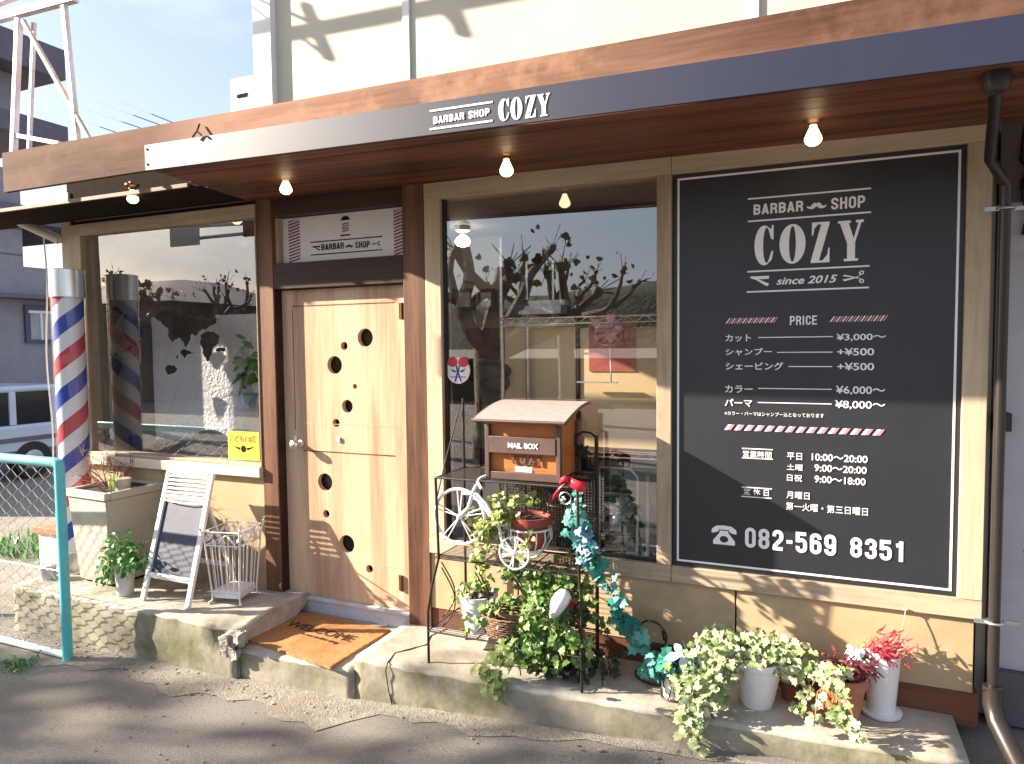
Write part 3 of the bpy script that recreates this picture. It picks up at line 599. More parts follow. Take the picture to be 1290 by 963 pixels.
# windows: frame as the part, panes and sill below it
def window(x0, x1, z0, z1, fl, fr, ft, fb, ywid=0.11, sill=None, proud=0.022):
    b = MB(); yf = -proud; yb = ywid
    b.box(x0, x1, yf, yb, z1-ft, z1); o = P(b, "window_frame", M_frame, bevel=0.003)
    b = MB(); b.box(x0, x1, yf, yb, z0, z0+fb); b.build("bottom_rail", M_frame, o, bevel=0.003)
    for xa, xb in ((x0, x0+fl), (x1-fr, x1)):
        b = MB(); b.box(xa, xb, yf+0.002, yb-0.002, z0+fb, z1-ft); b.build("stile", M_framev, o, bevel=0.003)
    return o
wl = window(-5.262,-3.407,H-0.80,H+0.952,0.135,0.008,0.085,0.02)
b = MB(); b.box(-5.30,-3.407,-0.045,0.12,H-0.872,H-0.802); b.build("sill", M_sill, wl, bevel=0.004)
b = MB(); b.quad((-5.127,0.022,H-0.782),(-3.415,0.022,H-0.782),(-3.415,0.022,H+0.868),(-5.127,0.022,H+0.868)); b.build("pane", M_glass, wl)
wm = window(-2.118,-0.672,H-1.244,H+0.955,0.105,0.075,0.096,0.086)
b = MB(); b.quad((-2.012,0.022,H-1.158),(-0.748,0.022,H-1.158),(-0.748,0.022,H+0.859),(-2.012,0.022,H+0.859)); b.build("pane", M_glass, wm)
b = MB(); b.box(-2.013,-1.995,0.008,0.05,H-1.157,H+0.858); b.box(-2.0,-0.75,0.010,0.05,H-1.157,H-1.14); b.build("bead", M_black, wm)
b = MB(); b.box(-0.670,0.70,-0.022,0.10,H+0.859,H+0.950); o = P(b, "board_frame", M_frame, bevel=0.003)
b = MB(); b.box(-0.670,0.70,-0.022,0.10,H-1.244,H-1.158); b.build("bottom_rail", M_frame, o, bevel=0.003)
b = MB(); b.box(0.606,0.70,-0.020,0.10,H-1.157,H+0.858); b.build("stile", M_framev, o, bevel=0.003)

# the door
DY = 0.060
door_loops = [[(-3.268,H-1.66),(-2.300,H-1.66),(-2.300,H+0.380),(-3.268,H+0.380)]]
holes = []
for (u, v, ru) in ((460,425.5,9.6),(433.5,436,4.3),(421.5,460,9.2),(447,487,2.7),(437.5,512,6.8),(423.5,533,4.3),(409.5,607.5,9.0),(411,647.5,4.0),(437,685.5,9.3),(465.5,717,4.2)):
    c = fy(u, v, DY); r = (fy(u+ru, v, DY).x-fy(u-ru, v, DY).x)/2; holes.append((c.x, c.z, r))
    door_loops.append(circ(c.x, c.z, r, 32)[::-1])
f = Flat(); f.loops(door_loops)
door = f.build("door", M_door, shop, DY+0.018, 0.036)
b = MB(); b.box(-3.268,-2.300,DY+0.045,DY+0.05,H-1.66,H+0.38); b.build("door_glass", pbr("door_hole_glass", (0.012,0.010,0.010), 0.12, bump=0), door)
b = MB()                                                # planted mouldings: thin dark grooves around three fields
for (a, c) in (((368,386.5),(497,381)),((383,568),(498,574.5))):
    p, q = fy(*a, DY), fy(*c, DY); b.box(p.x, q.x, DY-0.0012, DY+0.004, (p.z+q.z)/2-0.004, (p.z+q.z)/2+0.004)
p = fy(368.5,390,DY); b.box(p.x-0.003, p.x+0.003, DY-0.0012, DY+0.004, H-0.55, H+0.26)
b.build("groove", M_post, door)
b = MB(); z = H-0.50; b.box(-3.15,-2.36,DY-0.0014,DY+0.003,z-0.0015,z+0.0015); b.build("seam", M_frame, door)
b = MB(); z = H-1.40; b.box(-3.24,-2.33,DY-0.0014,DY+0.003,z-0.0015,z+0.0015); b.build("seam", M_frame, door)
k = fy(374,560,0.02)
b = MB(); b.lathe((k.x,DY,k.z), [(0.028,0),(0.028,0.006),(0.012,0.010),(0.011,0.045),(0.022,0.052),(0.029,0.066),(0.026,0.082),(0.012,0.090)], 20, axis=(0,-1,0), cap1=True)
b.box(k.x-0.055,k.x-0.03,DY-0.004,DY,k.z-0.04,k.z+0.05); b.build("handle", M_chrome, door)
p = fy(427.5,554,DY); b = MB(); b.box(p.x-0.010,p.x+0.010,DY-0.012,DY,p.z-0.014,p.z+0.016); b.build("latch", M_white, door)
for v in (392, 735):
    p = fy(508,v,DY); b = MB(); b.lathe((p.x-0.006,DY-0.008,p.z-0.05), [(0.008,0),(0.008,0.10)], 10, cap1=True); b.box(p.x-0.03,p.x,DY-0.003,DY,p.z-0.05,p.z+0.05); b.build("hinge", M_brass, door)
b = MB(); b.box(-3.273,-2.277,0.045,0.14,0.176,H-1.665); b.box(-3.273,-2.277,0.03,0.14,H-1.685,H-1.662); P(b, "threshold", pbr("threshold_metal", (0.50,0.49,0.52), 0.45, metal=0.1, bump=0.05), bevel=0.002)
b = MB(); b.box(-3.275,-3.269,0.0,0.15,0.18,H+0.383); b.box(-2.299,-2.276,0.035,0.15,0.29,H+0.383); b.box(-3.26,-2.30,0.045,0.15,H+0.381,H+0.384); P(b, "door_jamb", M_header)

# ---------------------------------------------------------------- signs
def A_(x, y): p = fy(840+x/3.21, 180+y/3.21, 0.0); return (p.x, p.z)
def B_(x, y): p = fy(840+x/3.21, 470+y/3.21, 0.0); return (p.x, p.z)
def C_(x, y): p = fy(880+x/4.9615, 380+y/4.9615, 0.0); return (p.x, p.z)
def D_(x, y): p = fy(900+x/4.9615, 540+y/4.9615, 0.0); return (p.x, p.z)
pbd = root("price_board", (-0.03,0.0,H-1.15), "tall black price board with white lettering right of the middle window", "sign")
b = MB(); b.box(-0.6645,0.6045,0.004,0.02,H-1.1565,H+0.8575); b.build("panel", M_board, pbd)
YS = 0.0018
f = Flat(); x0, x1, z0, z1, w = -0.640, 0.580, H-1.128, H+0.832, 0.010
f.line((x0-w/2,z0),(x1+w/2,z0),w); f.line((x0-w/2,z1),(x1+w/2,z1),w); f.line((x0,z0+w/2),(x0,z1-w/2),w); f.line((x1,z0+w/2),(x1,z1-w/2),w)
f.build("border", M_letter, pbd, YS)
f = Flat()
for a, c in (((328,228),(826,184)),((328,318),(826,281)),((325,522),(820,498)),((323,603),(818,586))):
    p, q = A_(*a), A_(*c); zz_ = (p[1]+q[1])/2; f.line((p[0],zz_),(q[0],zz_),0.0075)
block_text(f, "BARBAR", A_(350,292), A_(552,234), t=0.15); block_text(f, "SHOP", A_(664,271), A_(803,212), t=0.15)
for l, a, c in ((MOUST,(566,270),(646,238)),(LET_C,(354,498),(432,332)),(LET_O,(455,492),(562,325)),(LET_Z,(582,487),(660,318)),(LET_Y,(690,481),(797,310)),(RAZOR,(335,582),(413,538)),(SCIS,(710,571),(798,516))):
    f.loops(fit(l, A_(*a), A_(*c)))
f.text("since 2015", A_(443,575), A_(690,533), shear=0.28, bold=0.02)
f.build("logo", M_letter, pbd, YS)
def stripes(bl, br, h, n, mats, name, parent, y, lean=0.7, to3=None):
    fs = [Flat() for _ in mats]; W_ = (br[0]-bl[0])/n
    for i in range(n):
        for j in range(len(mats)):
            if mats[j] is None: continue
            x = bl[0]+W_*(i+j/len(mats)); t = (x-bl[0])/(br[0]-bl[0]); z = bl[1]+(br[1]-bl[1])*t; ww = W_/len(mats)*0.96
            fs[j].poly([(x,z),(x+ww,z),(x+ww+h*lean,z+h),(x+h*lean,z+h)])
    for j, m_ in enumerate(mats):
        if m_ is not None: fs[j].build(name, m_, parent, y, to3=to3)
hz_ = 0.030
def lvl(p, q): zc = (p[1]+q[1])/2; return (p[0],zc), (q[0],zc)
a, c = lvl(A_(237,735), A_(440,724)); stripes(a, c, 0.026, 9, [M_letter, None, M_pink, None], "stripe_band", pbd, YS)
a, c = lvl(A_(658,726), A_(885,720)); stripes(a, c, 0.026, 9, [M_letter, None, M_pink, None], "stripe_band", pbd, YS)
a, c = lvl(C_(160,803), C_(1160,839)); stripes(a, c, 0.028, 15, [M_letter, M_pink, None], "stripe_band", pbd, YS)
f = Flat()
block_text(f, "PRICE", A_(497,738), A_(609,698), t=0.14)
for s_, bl, tr in (("カット",(168,252),(328,205)),("¥3,000〜",(862,250),(1172,198)),("シャンプー",(168,338),(458,291)),("+¥500",(866,338),(1098,290)),("シェービング",(168,428),(530,380)),("+¥500",(866,430),(1098,383)),
                   ("カラー",(165,570),(338,525)),("¥6,000〜",(858,583),(1168,531)),("パーマ",(163,655),(335,612)),("¥8,000〜",(853,673),(1168,624)),("※カラー・パーマはシャンプー込となっております",(163,711),(785,702))):
    f.text(s_, C_(*bl), C_(*tr), bold=0.004 if s_[0] == '※' else 0.014)
for a, c in (((373,226),(840,219)),((490,318),(838,317)),((562,407),(836,407)),((372,543),(832,550)),((370,630),(832,643))):
    p, q = lvl(C_(*a), C_(*c)); f.line(p, q, 0.0042)
f.build("price_list", M_letter, pbd, YS)
f = Flat()
for s_, bl, tr in (("営業時間",(178,178),(357,146)),("平日",(453,194),(548,155)),("10:00〜20:00",(608,200),(958,172)),("土曜",(453,260),(552,226)),("9:00〜20:00",(625,268),(952,241)),("日祝",(453,328),(548,291)),("9:00〜18:00",(625,338),(945,313)),
                   ("定 休 日",(182,414),(340,382)),("月曜日",(450,437),(595,402)),("第一火曜・第三日曜日",(447,508),(960,497))):
    f.text(s_, D_(*bl), D_(*tr), bold=0.016 if ':' in s_ else 0.004)
for a, c in (((172,125),(365,133)),((172,184),(365,192)),((170,367),(360,378)),((168,425),(357,437))):
    p, q = lvl(D_(*a), D_(*c)); f.line(p, q, 0.005)
f.build("opening_hours", M_letter, pbd, YS)
f = Flat(); f.loops(fit(PHONE, B_(180,690), B_(283,622))); f.build("phone_emblem", M_letter, pbd, YS)
f = Flat()
block_text(f, "082-569", B_(316,705), B_(685,657), gap=0.13); block_text(f, "8351", B_(742,744), B_(962,684), gap=0.13)
f.build("phone_number", M_letter, pbd, YS)

# navy sign along the eave
fsg = root("eave_sign", (-1.3,FYF-0.014,H+0.9), "long navy metal sign strip with white lettering along the timber eave", "sign")
def pt_(x): return H+slant(x,-3.26,1.076,0.591,1.013)
def pb_(x): return H+slant(x,-3.25,0.947,0.594,0.872)-0.004
b = MB(); xs = (-3.255, 1.9)
b.hexa([(xs[0],FYF-0.014,pb_(xs[0])),(xs[1],FYF-0.014,pb_(xs[1])),(xs[1],FYF-0.002,pb_(xs[1])),(xs[0],FYF-0.002,pb_(xs[0])),(xs[0],FYF-0.014,pt_(xs[0])),(xs[1],FYF-0.014,pt_(xs[1])),(xs[1],FYF-0.002,pt_(xs[1])),(xs[0],FYF-0.002,pt_(xs[0]))])
b.build("panel", M_navy, fsg, bevel=0.0015)
def E_(x, y): p = fy(300+x/2.58, y/2.58, FYF-0.016); return (p.x, p.z)
f = Flat()
for a, c in (((623,362),(827,332)),((623,421),(827,393))): f.line(E_(*a), E_(*c), 0.008)
block_text(f, "BARBAR SHOP", E_(634,404), E_(817,352), t=0.15)
k0 = len(f.v)
for l, a, c in ((LET_C,(846,397),(880,319)),(LET_O,(886,393),(923,313)),(LET_Z,(933,386),(967,308)),(LET_Y,(972,381),(1013,302))): f.loops(fit(l, E_(*a), E_(*c)))
f.build("lettering", M_letter, fsg, FYF-0.016)
b = MB()
for z in (-0.03, 0.03): b.lathe((-3.235,FYF-0.014,H+1.012+z*1.3), [(0.006,0),(0.006,0.003)], 10, axis=(0,-1,0), cap1=True)
b.build("screw", M_ink, fsg)
b = MB(); p = fy(250,165,FYF-0.02)
b.tube([(p.x,FYF-0.012,p.z+0.035),(p.x,FYF-0.03,p.z-0.005),(p.x-0.03,FYF-0.03,p.z-0.03)], 0.005, 6); b.tube([(p.x,FYF-0.03,p.z-0.005),(p.x+0.03,FYF-0.03,p.z-0.028)], 0.005, 6)
tag(b.build("hook", M_iron, origin=(p.x,FYF,p.z)), "small dark forked hook fixed to the eave board above the sign", "hook")

# sign over the door
tsg = root("transom_sign", (-2.78,0.06,H+0.56), "white barber shop sign with slanted red stripes over the door", "sign")
TY = 0.055
b = MB(); b.box(-3.243,-2.279,TY+0.002,TY+0.012,H+0.556,H+0.851); b.build("panel", pbr("sign_white", (0.70,0.69,0.70), 0.5, var=0.03, bump=0), tsg)
def T_(x, y): p = fy(300+x/4.96, 220+y/4.96, TY); return (p.x, p.z)
def bands(xa, xb, za, zb, n):
    f = Flat(); h = (zb-za)/n
    for i in range(n): 
        z = za+i*h; zt = min(z+h*0.5+0.02, zb); f.poly([(xa,z),(xb,min(z+0.02,zb)),(xb,zt),(xa,min(z+h*0.5,zb))])
    f.build("stripe_band", M_wine, tsg, TY)
bands(T_(315,400)[0], T_(385,400)[0], H+0.560, H+0.842, 14); bands(T_(973,350)[0], T_(1042,350)[0]-0.002, H+0.560, H+0.842, 14)
f = Flat()
for a, c in (((452,426),(900,386)),((454,504),(900,470))):
    p, q = lvl(T_(*a), T_(*c)); f.line(p, q, 0.0065)
block_text(f, "BARBAR", T_(520,474), T_(660,424), t=0.13); block_text(f, "SHOP", T_(732,462), T_(822,414), t=0.13)
for l, a, c in ((MOUST,(668,458),(718,436)),(RAZOR,(460,478),(512,446)),(SCIS,(835,448),(885,415))): f.loops(fit(l, T_(*a), T_(*c)))
f.loops(fit([[(0,0.0),(1,0),(1,0.35),(0.85,0.35),(0.85,1),(0.72,0.85),(0.55,1.0),(0.35,0.85),(0.2,1.0),(0.15,0.35),(0,0.35)]], T_(640,288), T_(698,256)))
f.loops(fit([[(0,0),(1,0),(1,1),(0,1)]], T_(640,386), T_(698,372)))
f.build("lettering", M_ink, tsg, TY)
f = Flat(); p, q = T_(650,362), T_(690,298)
for i in range(4):
    z = p[1]+(q[1]-p[1])*i/4; h = (q[1]-p[1])/4; f.poly([(p[0],z),(q[0],z+h*0.5),(q[0],z+h*1.0),(p[0],z+h*0.5)])
f.build("pole_emblem", M_wine, tsg, TY)

# ---------------------------------------------------------------- lamps under the eave
def bulb(u, v, ztop_, label):
    p = fy(u, v, -0.42)
    r = root("eave_lamp", (p.x,-0.42,ztop_), label, "lamp", "lit bulbs under the eave")
    c = Vector((p.x,-0.42,p.z))
    b = MB(); b.lathe((c.x,c.y,ztop_), [(0.045,0),(0.045,-0.012),(0.03,-0.02),(0.012,-0.024)], 18); b.build("mount", M_brass, r)
    b = MB(); b.lathe(c, [(0.018,0.055+0.012),(0.022,0.050),(0.022,0.020),(0.018,0.016)], 14, cap1=True); b.lathe(c, [(0.008,ztop_-0.02-c.z),(0.008,0.06)], 8); b.build("socket", M_brass, r)
    b = MB(); b.lathe(c, [(0.013,0.018),(0.015,0.008),(0.024,-0.012),(0.034,-0.034),(0.035,-0.046),(0.030,-0.056),(0.018,-0.066),(0.0,-0.070)], 18, cap0=True); b.build("bulb", M_bulb, r)
bulb(167, 243, H+1.062, "lit bulb above the left window, under the open end of the eave")
bulb(360, 230, 2.925, "lit bulb over the top left corner of the door sign")
bulb(638, 205, 2.905, "lit bulb above the middle window and mailbox")
bulb(1024.5, 163, 2.880, "lit bulb above the black price board")

# ---------------------------------------------------------------- downpipe, right-hand neighbour
dpo = root("downpipe", (0.745,-0.06,0.2), "dark brown rain downpipe at the right end of the shop", "downpipe")
b = MB(); p0 = fy(1262,95,-0.35)
e0 = fy(1256,97,-0.80); e1 = fy(1252,150,-0.50); e2 = fy(1247,200,-0.16)
b.tube([e0+Vector((0,0,0.05)), e0, e1, e2, (0.735,-0.075,e2.z-0.10), (0.735,-0.075,0.42)], 0.022, 14); b.lathe(e0-Vector((0,0,0.05)), [(0.032,0),(0.044,0.03),(0.044,0.12)], 16, cap1=True); b.build("pipe", pbr("brown_pipe", (0.018,0.014,0.014), 0.35, bump=0.03), dpo)
b = MB(); b.tube([(0.735,-0.075,0.44),(0.735,-0.08,0.36),(0.745,-0.12,0.30),(0.80,-0.30,0.19),(0.82,-0.40,0.14)], 0.038, 14); b.build("outlet", pbr("outlet_pipe", (0.035,0.028,0.024), 0.35, metal=0.3, bump=0.05), dpo)
for v in (265, 782):
    p = fy(1240, v, -0.07); b = MB(); b.ring((0.735,-0.075,p.z), 0.033, 0.006, (0,0,1), 20, 6); b.box(0.66,0.72,-0.085,-0.075,p.z-0.009,p.z+0.009); b.box(0.77,0.83,-0.06,-0.05,p.z-0.008,p.z+0.008); b.build("clamp", M_steel, dpo)
nb = root("neighbour_building", (1.6,0.2,0.2), "grey clad building wall right of the downpipe", "building")
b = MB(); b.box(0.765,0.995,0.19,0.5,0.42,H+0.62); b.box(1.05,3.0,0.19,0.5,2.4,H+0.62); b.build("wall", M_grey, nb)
b = MB(); b.box(0.765,3.0,0.17,0.5,H+0.622,3.1); b.build("upper_wall", pbr("shaded_wall_top", (0.10,0.085,0.08), 0.85, scale=5, bump=0.2), nb)  # top of the grey wall; the shade there is put into its dark colour
b = MB(); b.box(0.765,3.0,0.15,0.5,0.17,0.418); b.build("plinth", pbr("plinth", (0.10,0.095,0.10), 0.8), nb)
b = MB(); b.box(0.997,1.048,0.16,0.3,0.42,2.45); b.build("door_frame", M_white, nb, bevel=0.004)
b = MB(); b.box(1.05,2.0,0.21,0.26,0.42,2.398); b.build("door", M_grey, nb)
b = MB()
for x, z in ((0.90,1.28),(0.90,0.98),(0.92,1.7),(0.9,2.05)): b.lathe((x,0.19,z), [(0.006,0),(0.006,0.004)], 8, axis=(0,-1,0), cap1=True)
b.build("screw", M_ink, nb)
p = fy(1260,531,0.17); b = MB(); b.box(p.x-0.03,p.x+0.035,0.12,0.189,p.z-0.042,p.z+0.042); b.box(p.x-0.018,p.x+0.02,0.112,0.12,p.z-0.028,p.z+0.028); tag(b.build("wall_box", M_black, origin=(p.x,0.19,p.z), bevel=0.006), "small black socket box on the grey wall beside the downpipe", "socket box")
b = MB(); b.tube([(0.86,0.18,2.95),(0.845,0.16,2.75),(0.90,0.15,2.66),(0.85,0.15,2.60),(0.87,0.16,2.5),(0.86,0.17,2.42)], 0.012, 8); b.blob((0.87,0.155,2.64),0.035,(1,0.7,1.3),2,0.1); tag(b.build("conduit", M_iron, origin=(0.86,0.17,2.6)), "dark twisted conduit on the shade-darkened wall behind the downpipe top", "conduit")

# ---------------------------------------------------------------- things in front of the left window
LP = 0.305                                              # top of the left platform
# barber pole
pole = fy(89, 460, -0.20); PX, PY = pole.x, -0.20
bp = root("barber_pole", (PX,PY,LP), "red, white and blue barber pole with a chrome cap at the left corner", "barber pole")
zt0, zt1 = fy(86,375,PY).z, fy(86,340,PY).z; RAD = 0.116
b = MB(); b.lathe((PX,PY,0), [(RAD,zt0),(RAD,zt1-0.004),(RAD-0.006,zt1),(0.02,zt1+0.004)], 40, cap0=True, cap1=True); b.build("cap", M_chrome, bp)
b = MB(); b.lathe((PX,PY,0), [(RAD*0.975,LP+0.16),(RAD*0.975,zt0)], 48, cap0=False); b.build("tube", M_tube, bp)
b = MB(); b.lathe((PX,PY,0), [(RAD,LP),(RAD,LP+0.16),(RAD-0.01,LP+0.17)], 32, cap1=True); b.build("base", M_chrome, bp)
M_core = pbr("pole_core", (0.80,0.78,0.80), 0.4, var=0.02, bump=0)
b = MB(); b.lathe((PX,PY,0), [(RAD*0.86,LP+0.16),(RAD*0.86,zt0)], 40, cap0=False); core = b.build("core", M_core, bp)
pitch = 0.50; Rr = RAD*0.872
for ci, (mat_, ph) in enumerate(((M_red,0.0),(M_blue,0.5))):
    for sgn in (1,):
        b = MB(); wdt = 0.125; n = 130; prev = None
        z0_, z1_ = LP+0.16, zt0
        for i in range(n+1):
            t = i/n; z = z0_-0.3+(z1_-z0_+0.6)*t; a = sgn*2*math.pi*((z-z0_)/pitch+ph)
            def pc(zz, aa): zc = min(max(zz, z0_), z1_); return (PX+Rr*math.cos(aa), PY+Rr*math.sin(aa), zc)
            cur = (b.b.verts.new(pc(z-wdt/2, a)), b.b.verts.new(pc(z+wdt/2, a)))
            if prev:
                q = b.b.faces.new((prev[0], cur[0], cur[1], prev[1])); q.smooth = True
            prev = cur
        bmesh.ops.dissolve_degenerate(b.b, dist=1e-5, edges=b.b.edges)
        b.build("stripe", mat_, bp)
# thin side flex hanging beside the pole
c0, c1 = fy(55,300,-0.1), fy(66,585,-0.1); b = MB()
b.tube([c0+(c1-c0)*t+Vector((0.02*math.sin(t*9),0,0)) for t in [i/14 for i in range(15)]], 0.006, 6)
tag(b.build("cable", M_white, origin=tuple(c1)), "thin white cable hanging left of the barber pole", "cable")

# stone planter
pl = root("stone_planter", (-4.62,-0.20,LP), "tall square beige stone planter beside the barber pole", "planter")
def taper(b, cx, cy, z0, z1, w0, w1, d0, d1, rot=0.0, mi=0):
    c, s_ = math.cos(rot), math.sin(rot)
    pt = lambda x, y, z: (cx+x*c-y*s_, cy+x*s_+y*c, z)
    b.hexa([pt(-w0,-d0,z0),pt(w0,-d0,z0),pt(w0,d0,z0),pt(-w0,d0,z0),pt(-w1,-d1,z1),pt(w1,-d1,z1),pt(w1,d1,z1),pt(-w1,d1,z1)], mi)
pcx, pcy, prot = -4.60, -0.20, R_(-4)
zt = 0.975
b = MB(); taper(b, pcx, pcy, LP+0.02, zt-0.055, 0.175, 0.215, 0.175, 0.215, prot)
c_, s__ = math.cos(prot), math.sin(prot)
for (ax0, ax1, ay0, ay1) in ((-0.23,0.23,-0.23,-0.19),(-0.23,0.23,0.19,0.23),(-0.23,-0.19,-0.189,0.189),(0.19,0.23,-0.189,0.189)):
    pts = [(pcx+x*c_-y*s__, pcy+x*s__+y*c_) for x, y in ((ax0,ay0),(ax1,ay0),(ax1,ay1),(ax0,ay1))]
    b.hexa([(x,y,zt-0.052) for x,y in pts]+[(x,y,zt) for x,y in pts])
b.build("body", M_stone, pl, bevel=0.006)
b = MB(); taper(b, pcx, pcy, LP, LP+0.02, 0.15, 0.15, 0.15, 0.15, prot); b.build("foot", M_dark, pl)
b = MB(); taper(b, pcx, pcy, zt-0.05, zt-0.018, 0.188, 0.188, 0.188, 0.188, prot); b.build("soil", M_soil, pl)
ds = root("dry_shrub", (pcx-0.02,pcy,zt-0.03), "leafless reddish twiggy shrub growing in the stone planter", "shrub")
b = MB(); rnd = random.Random(21)
def twig(p, d, ln, r, dep):
    pts = [p]; 
    for i in range(4):
        d = (d+Vector((rnd.uniform(-.4,.4),rnd.uniform(-.4,.4),rnd.uniform(-.25,.3)))).normalized(); pts.append(pts[-1]+d*ln/4)
    b.tube(pts, [r*(1-0.12*i) for i in range(5)], 5, cap=False)
    if dep:
        for i in range(3): twig(pts[rnd.randint(1,4)], (d+Vector((rnd.uniform(-1,1),rnd.uniform(-1,1),rnd.uniform(-.5,.6)))).normalized(), ln*0.62, r*0.55, dep-1)
for i in range(9):
    a = rnd.uniform(0, 6.28); twig(Vector((pcx+rnd.uniform(-.1,.06),pcy+rnd.uniform(-.1,.1),zt-0.03)), Vector((math.cos(a)*0.7-0.45,math.sin(a)*0.6-0.1,0.75)).normalized(), rnd.uniform(0.16,0.30), 0.0055, 2)
b.build("twigs", M_twig, ds)
b = MB()
for i in range(260):
    p = Vector((pcx-0.14+rnd.gauss(0,0.13), pcy-0.03+rnd.gauss(0,0.12), zt+0.09+rnd.gauss(0,0.10)))
    if p.z < zt-0.12 and p.x > pcx-0.24: continue
    b.leaf(p, rnd.uniform(0.012,0.024), rv(), rv(), LONG)
b.raw = True; b.build("leaves", M_redl, ds)
b = MB()
for i in range(10): b.leaf((pcx+0.05+rnd.gauss(0,.02),pcy-0.06,zt-0.03), rnd.uniform(.10,.17), (rnd.uniform(-.4,.4),rnd.uniform(-.4,.2),1), (0,-1,0), LONG)
b.raw = True; b.build("grass_blades", M_ivyy, ds)
b = MB(); b.lathe((pcx+0.10,pcy-0.02,zt-0.03), [(0.05,0),(0.055,0.09),(0.05,0.092)], 16, cap1=True); tag(b.build("concrete_plug", M_stone, origin=(pcx+0.1,pcy,zt)), "round grey lump sitting in the soil of the stone planter", "stone")

# zinc pot with green plant
def foliage(name, parent, mat, cloud, n, size, shape=IVY, seed=1, out_c=None, up=0.4, droop=0.3):
    rnd = random.Random(seed); b = MB()
    for i in range(n):
        c, rad, w = rnd.choices(cloud, [q[2] for q in cloud])[0]
        v = Vector((rnd.gauss(0,0.5),rnd.gauss(0,0.5),rnd.gauss(0,0.5)))
        if v.length > 1.15: v = v.normalized()*rnd.uniform(0.6,1.1)
        p = Vector(c)+Vector((v.x*rad[0],v.y*rad[1],v.z*rad[2]))
        o = (v.normalized() if v.length > 1e-3 else Vector((0,0,1)))
        d = (o*0.5+Vector((rnd.uniform(-1,1),rnd.uniform(-1,0.6),rnd.uniform(-1,0.4)-droop)))
        nn = (o+Vector((rnd.uniform(-.6,.6),-0.5+rnd.uniform(-.6,.6),up+rnd.uniform(-.6,.6))))
        b.leaf(p, size*rnd.uniform(0.55,1.25), d, nn, shape, fold=rnd.uniform(0.05,0.3))
    b.raw = True
    return b.build(name, mat, parent)
def vines(b, starts, rnd, length, r=0.0025, drift=(0,0,-1), zmin=0.02):
    out = []
    for p in starts:
        p = Vector(p); d = Vector((rnd.uniform(-1,1),rnd.uniform(-1,0.3),rnd.uniform(0,0.8))).normalized(); pts = [p.copy()]
        for i in range(10):
            d = (d*0.8+Vector(drift)*0.22+Vector((rnd.uniform(-.3,.3),rnd.uniform(-.3,.3),rnd.uniform(-.2,.2)))).normalized(); p = p+d*length/10
            p.z = max(p.z, zmin); p.y = min(p.y, -0.03); pts.append(p.copy())
        b.tube(pts, r, 5, cap=False); out.append(pts)
    return out
zx, zy = -4.24, -0.43
zp = root("potted_plant", (zx,zy,LP), "bushy bright green plant in a small zinc pot on the left step", "potted plant")
b = MB(); b.lathe((zx,zy,LP), [(0.052,0),(0.060,0.165),(0.064,0.17),(0.064,0.178),(0.058,0.178),(0.056,0.15)], 24, cap1=True); b.build("pot", M_galv, zp)
foliage("foliage", zp, M_green, [((zx,zy,LP+0.26),(0.17,0.14,0.11),3),((zx-0.02,zy,LP+0.36),(0.10,0.09,0.07),1),((zx+0.08,zy-0.02,LP+0.25),(0.14,0.1,0.06),1),((zx-0.13,zy-0.05,LP+0.17),(0.06,0.06,0.10),1)], 330, 0.050, OVAL, 2)
b = MB(); rnd = random.Random(4)
for i in range(16): b.tube([(zx+rnd.gauss(0,.015),zy+rnd.gauss(0,.015),LP+.15),(zx+rnd.gauss(0,.05),zy+rnd.gauss(0,.05),LP+.26),(zx+rnd.gauss(0,.09),zy+rnd.gauss(0,.08),LP+.33)], 0.0025, 5)
b.build("stems", M_green, zp)

# folding chalkboard
fl, fr_ = Vector((-4.019,-0.476,LP)), Vector((-3.618,-0.479,LP))
tl, tr_ = fy(212,592,-0.20), fy(270,597,-0.20); tl.z = tr_.z = (tl.z+tr_.z)/2; ww = (fr_.x-fl.x)/2; cxm = (tl.x+tr_.x)/2
tl.x, tr_.x = cxm-ww*0.98, cxm+ww*0.98
cb = root("folding_chalkboard", ((fl.x+fr_.x)/2,-0.3,LP), "white framed folding chalkboard with a louvred top, leaning on the left step", "chalkboard")
def lerp(a, c, t): return a+(c-a)*t
b = MB(); b.bar(fl, tl, 0.036, 0.022, (0,-1,0.3)); b.build("leg", M_white, cb, bevel=0.003)
b = MB(); b.bar(fr_, tr_, 0.036, 0.022, (0,-1,0.3)); b.build("leg", M_white, cb, bevel=0.003)
nrm = (tr_-tl).cross(tl-fl).normalized()
if nrm.y > 0: nrm = -nrm
def on(tx, tz, off=0.0): return lerp(lerp(fl, fr_, tx), lerp(tl, tr_, tx), tz)+nrm*off
for tz in (0.195, 0.79, 0.985):
    b = MB(); b.bar(on(0.05,tz), on(0.95,tz), 0.020, 0.034, (0,-0.4,1)); b.build("rail", M_white, cb, bevel=0.002)
b = MB()
for i in range(5): b.bar(on(0.05,0.825+i*0.032,-0.004), on(0.95,0.825+i*0.032,-0.004), 0.012, 0.024, (0,-0.9,0.7))
b.build("louvre", M_white, cb)
b = MB(); q = [on(0.045,0.21,-0.004),on(0.955,0.21,-0.004),on(0.955,0.775,-0.004),on(0.045,0.775,-0.004)]; b.hexa([p-nrm*0.006 for p in q]+q); b.build("board", M_board2, cb)
rl, rr_ = Vector((fl.x-0.0,-0.06,LP)), Vector((fr_.x,-0.06,LP))
for a, t_ in ((rl,0.03),(rr_,0.97)):
    b = MB(); b.bar(a, on(t_,0.74,-0.03), 0.030, 0.018, (0,1,0.3)); b.build("rear_leg", M_white, cb, bevel=0.002)
b = MB(); b.bar(lerp(rl,on(0.03,0.74,-0.03),0.30), lerp(rr_,on(0.97,0.74,-0.03),0.30), 0.018, 0.028); b.build("rear_rail", M_white, cb)
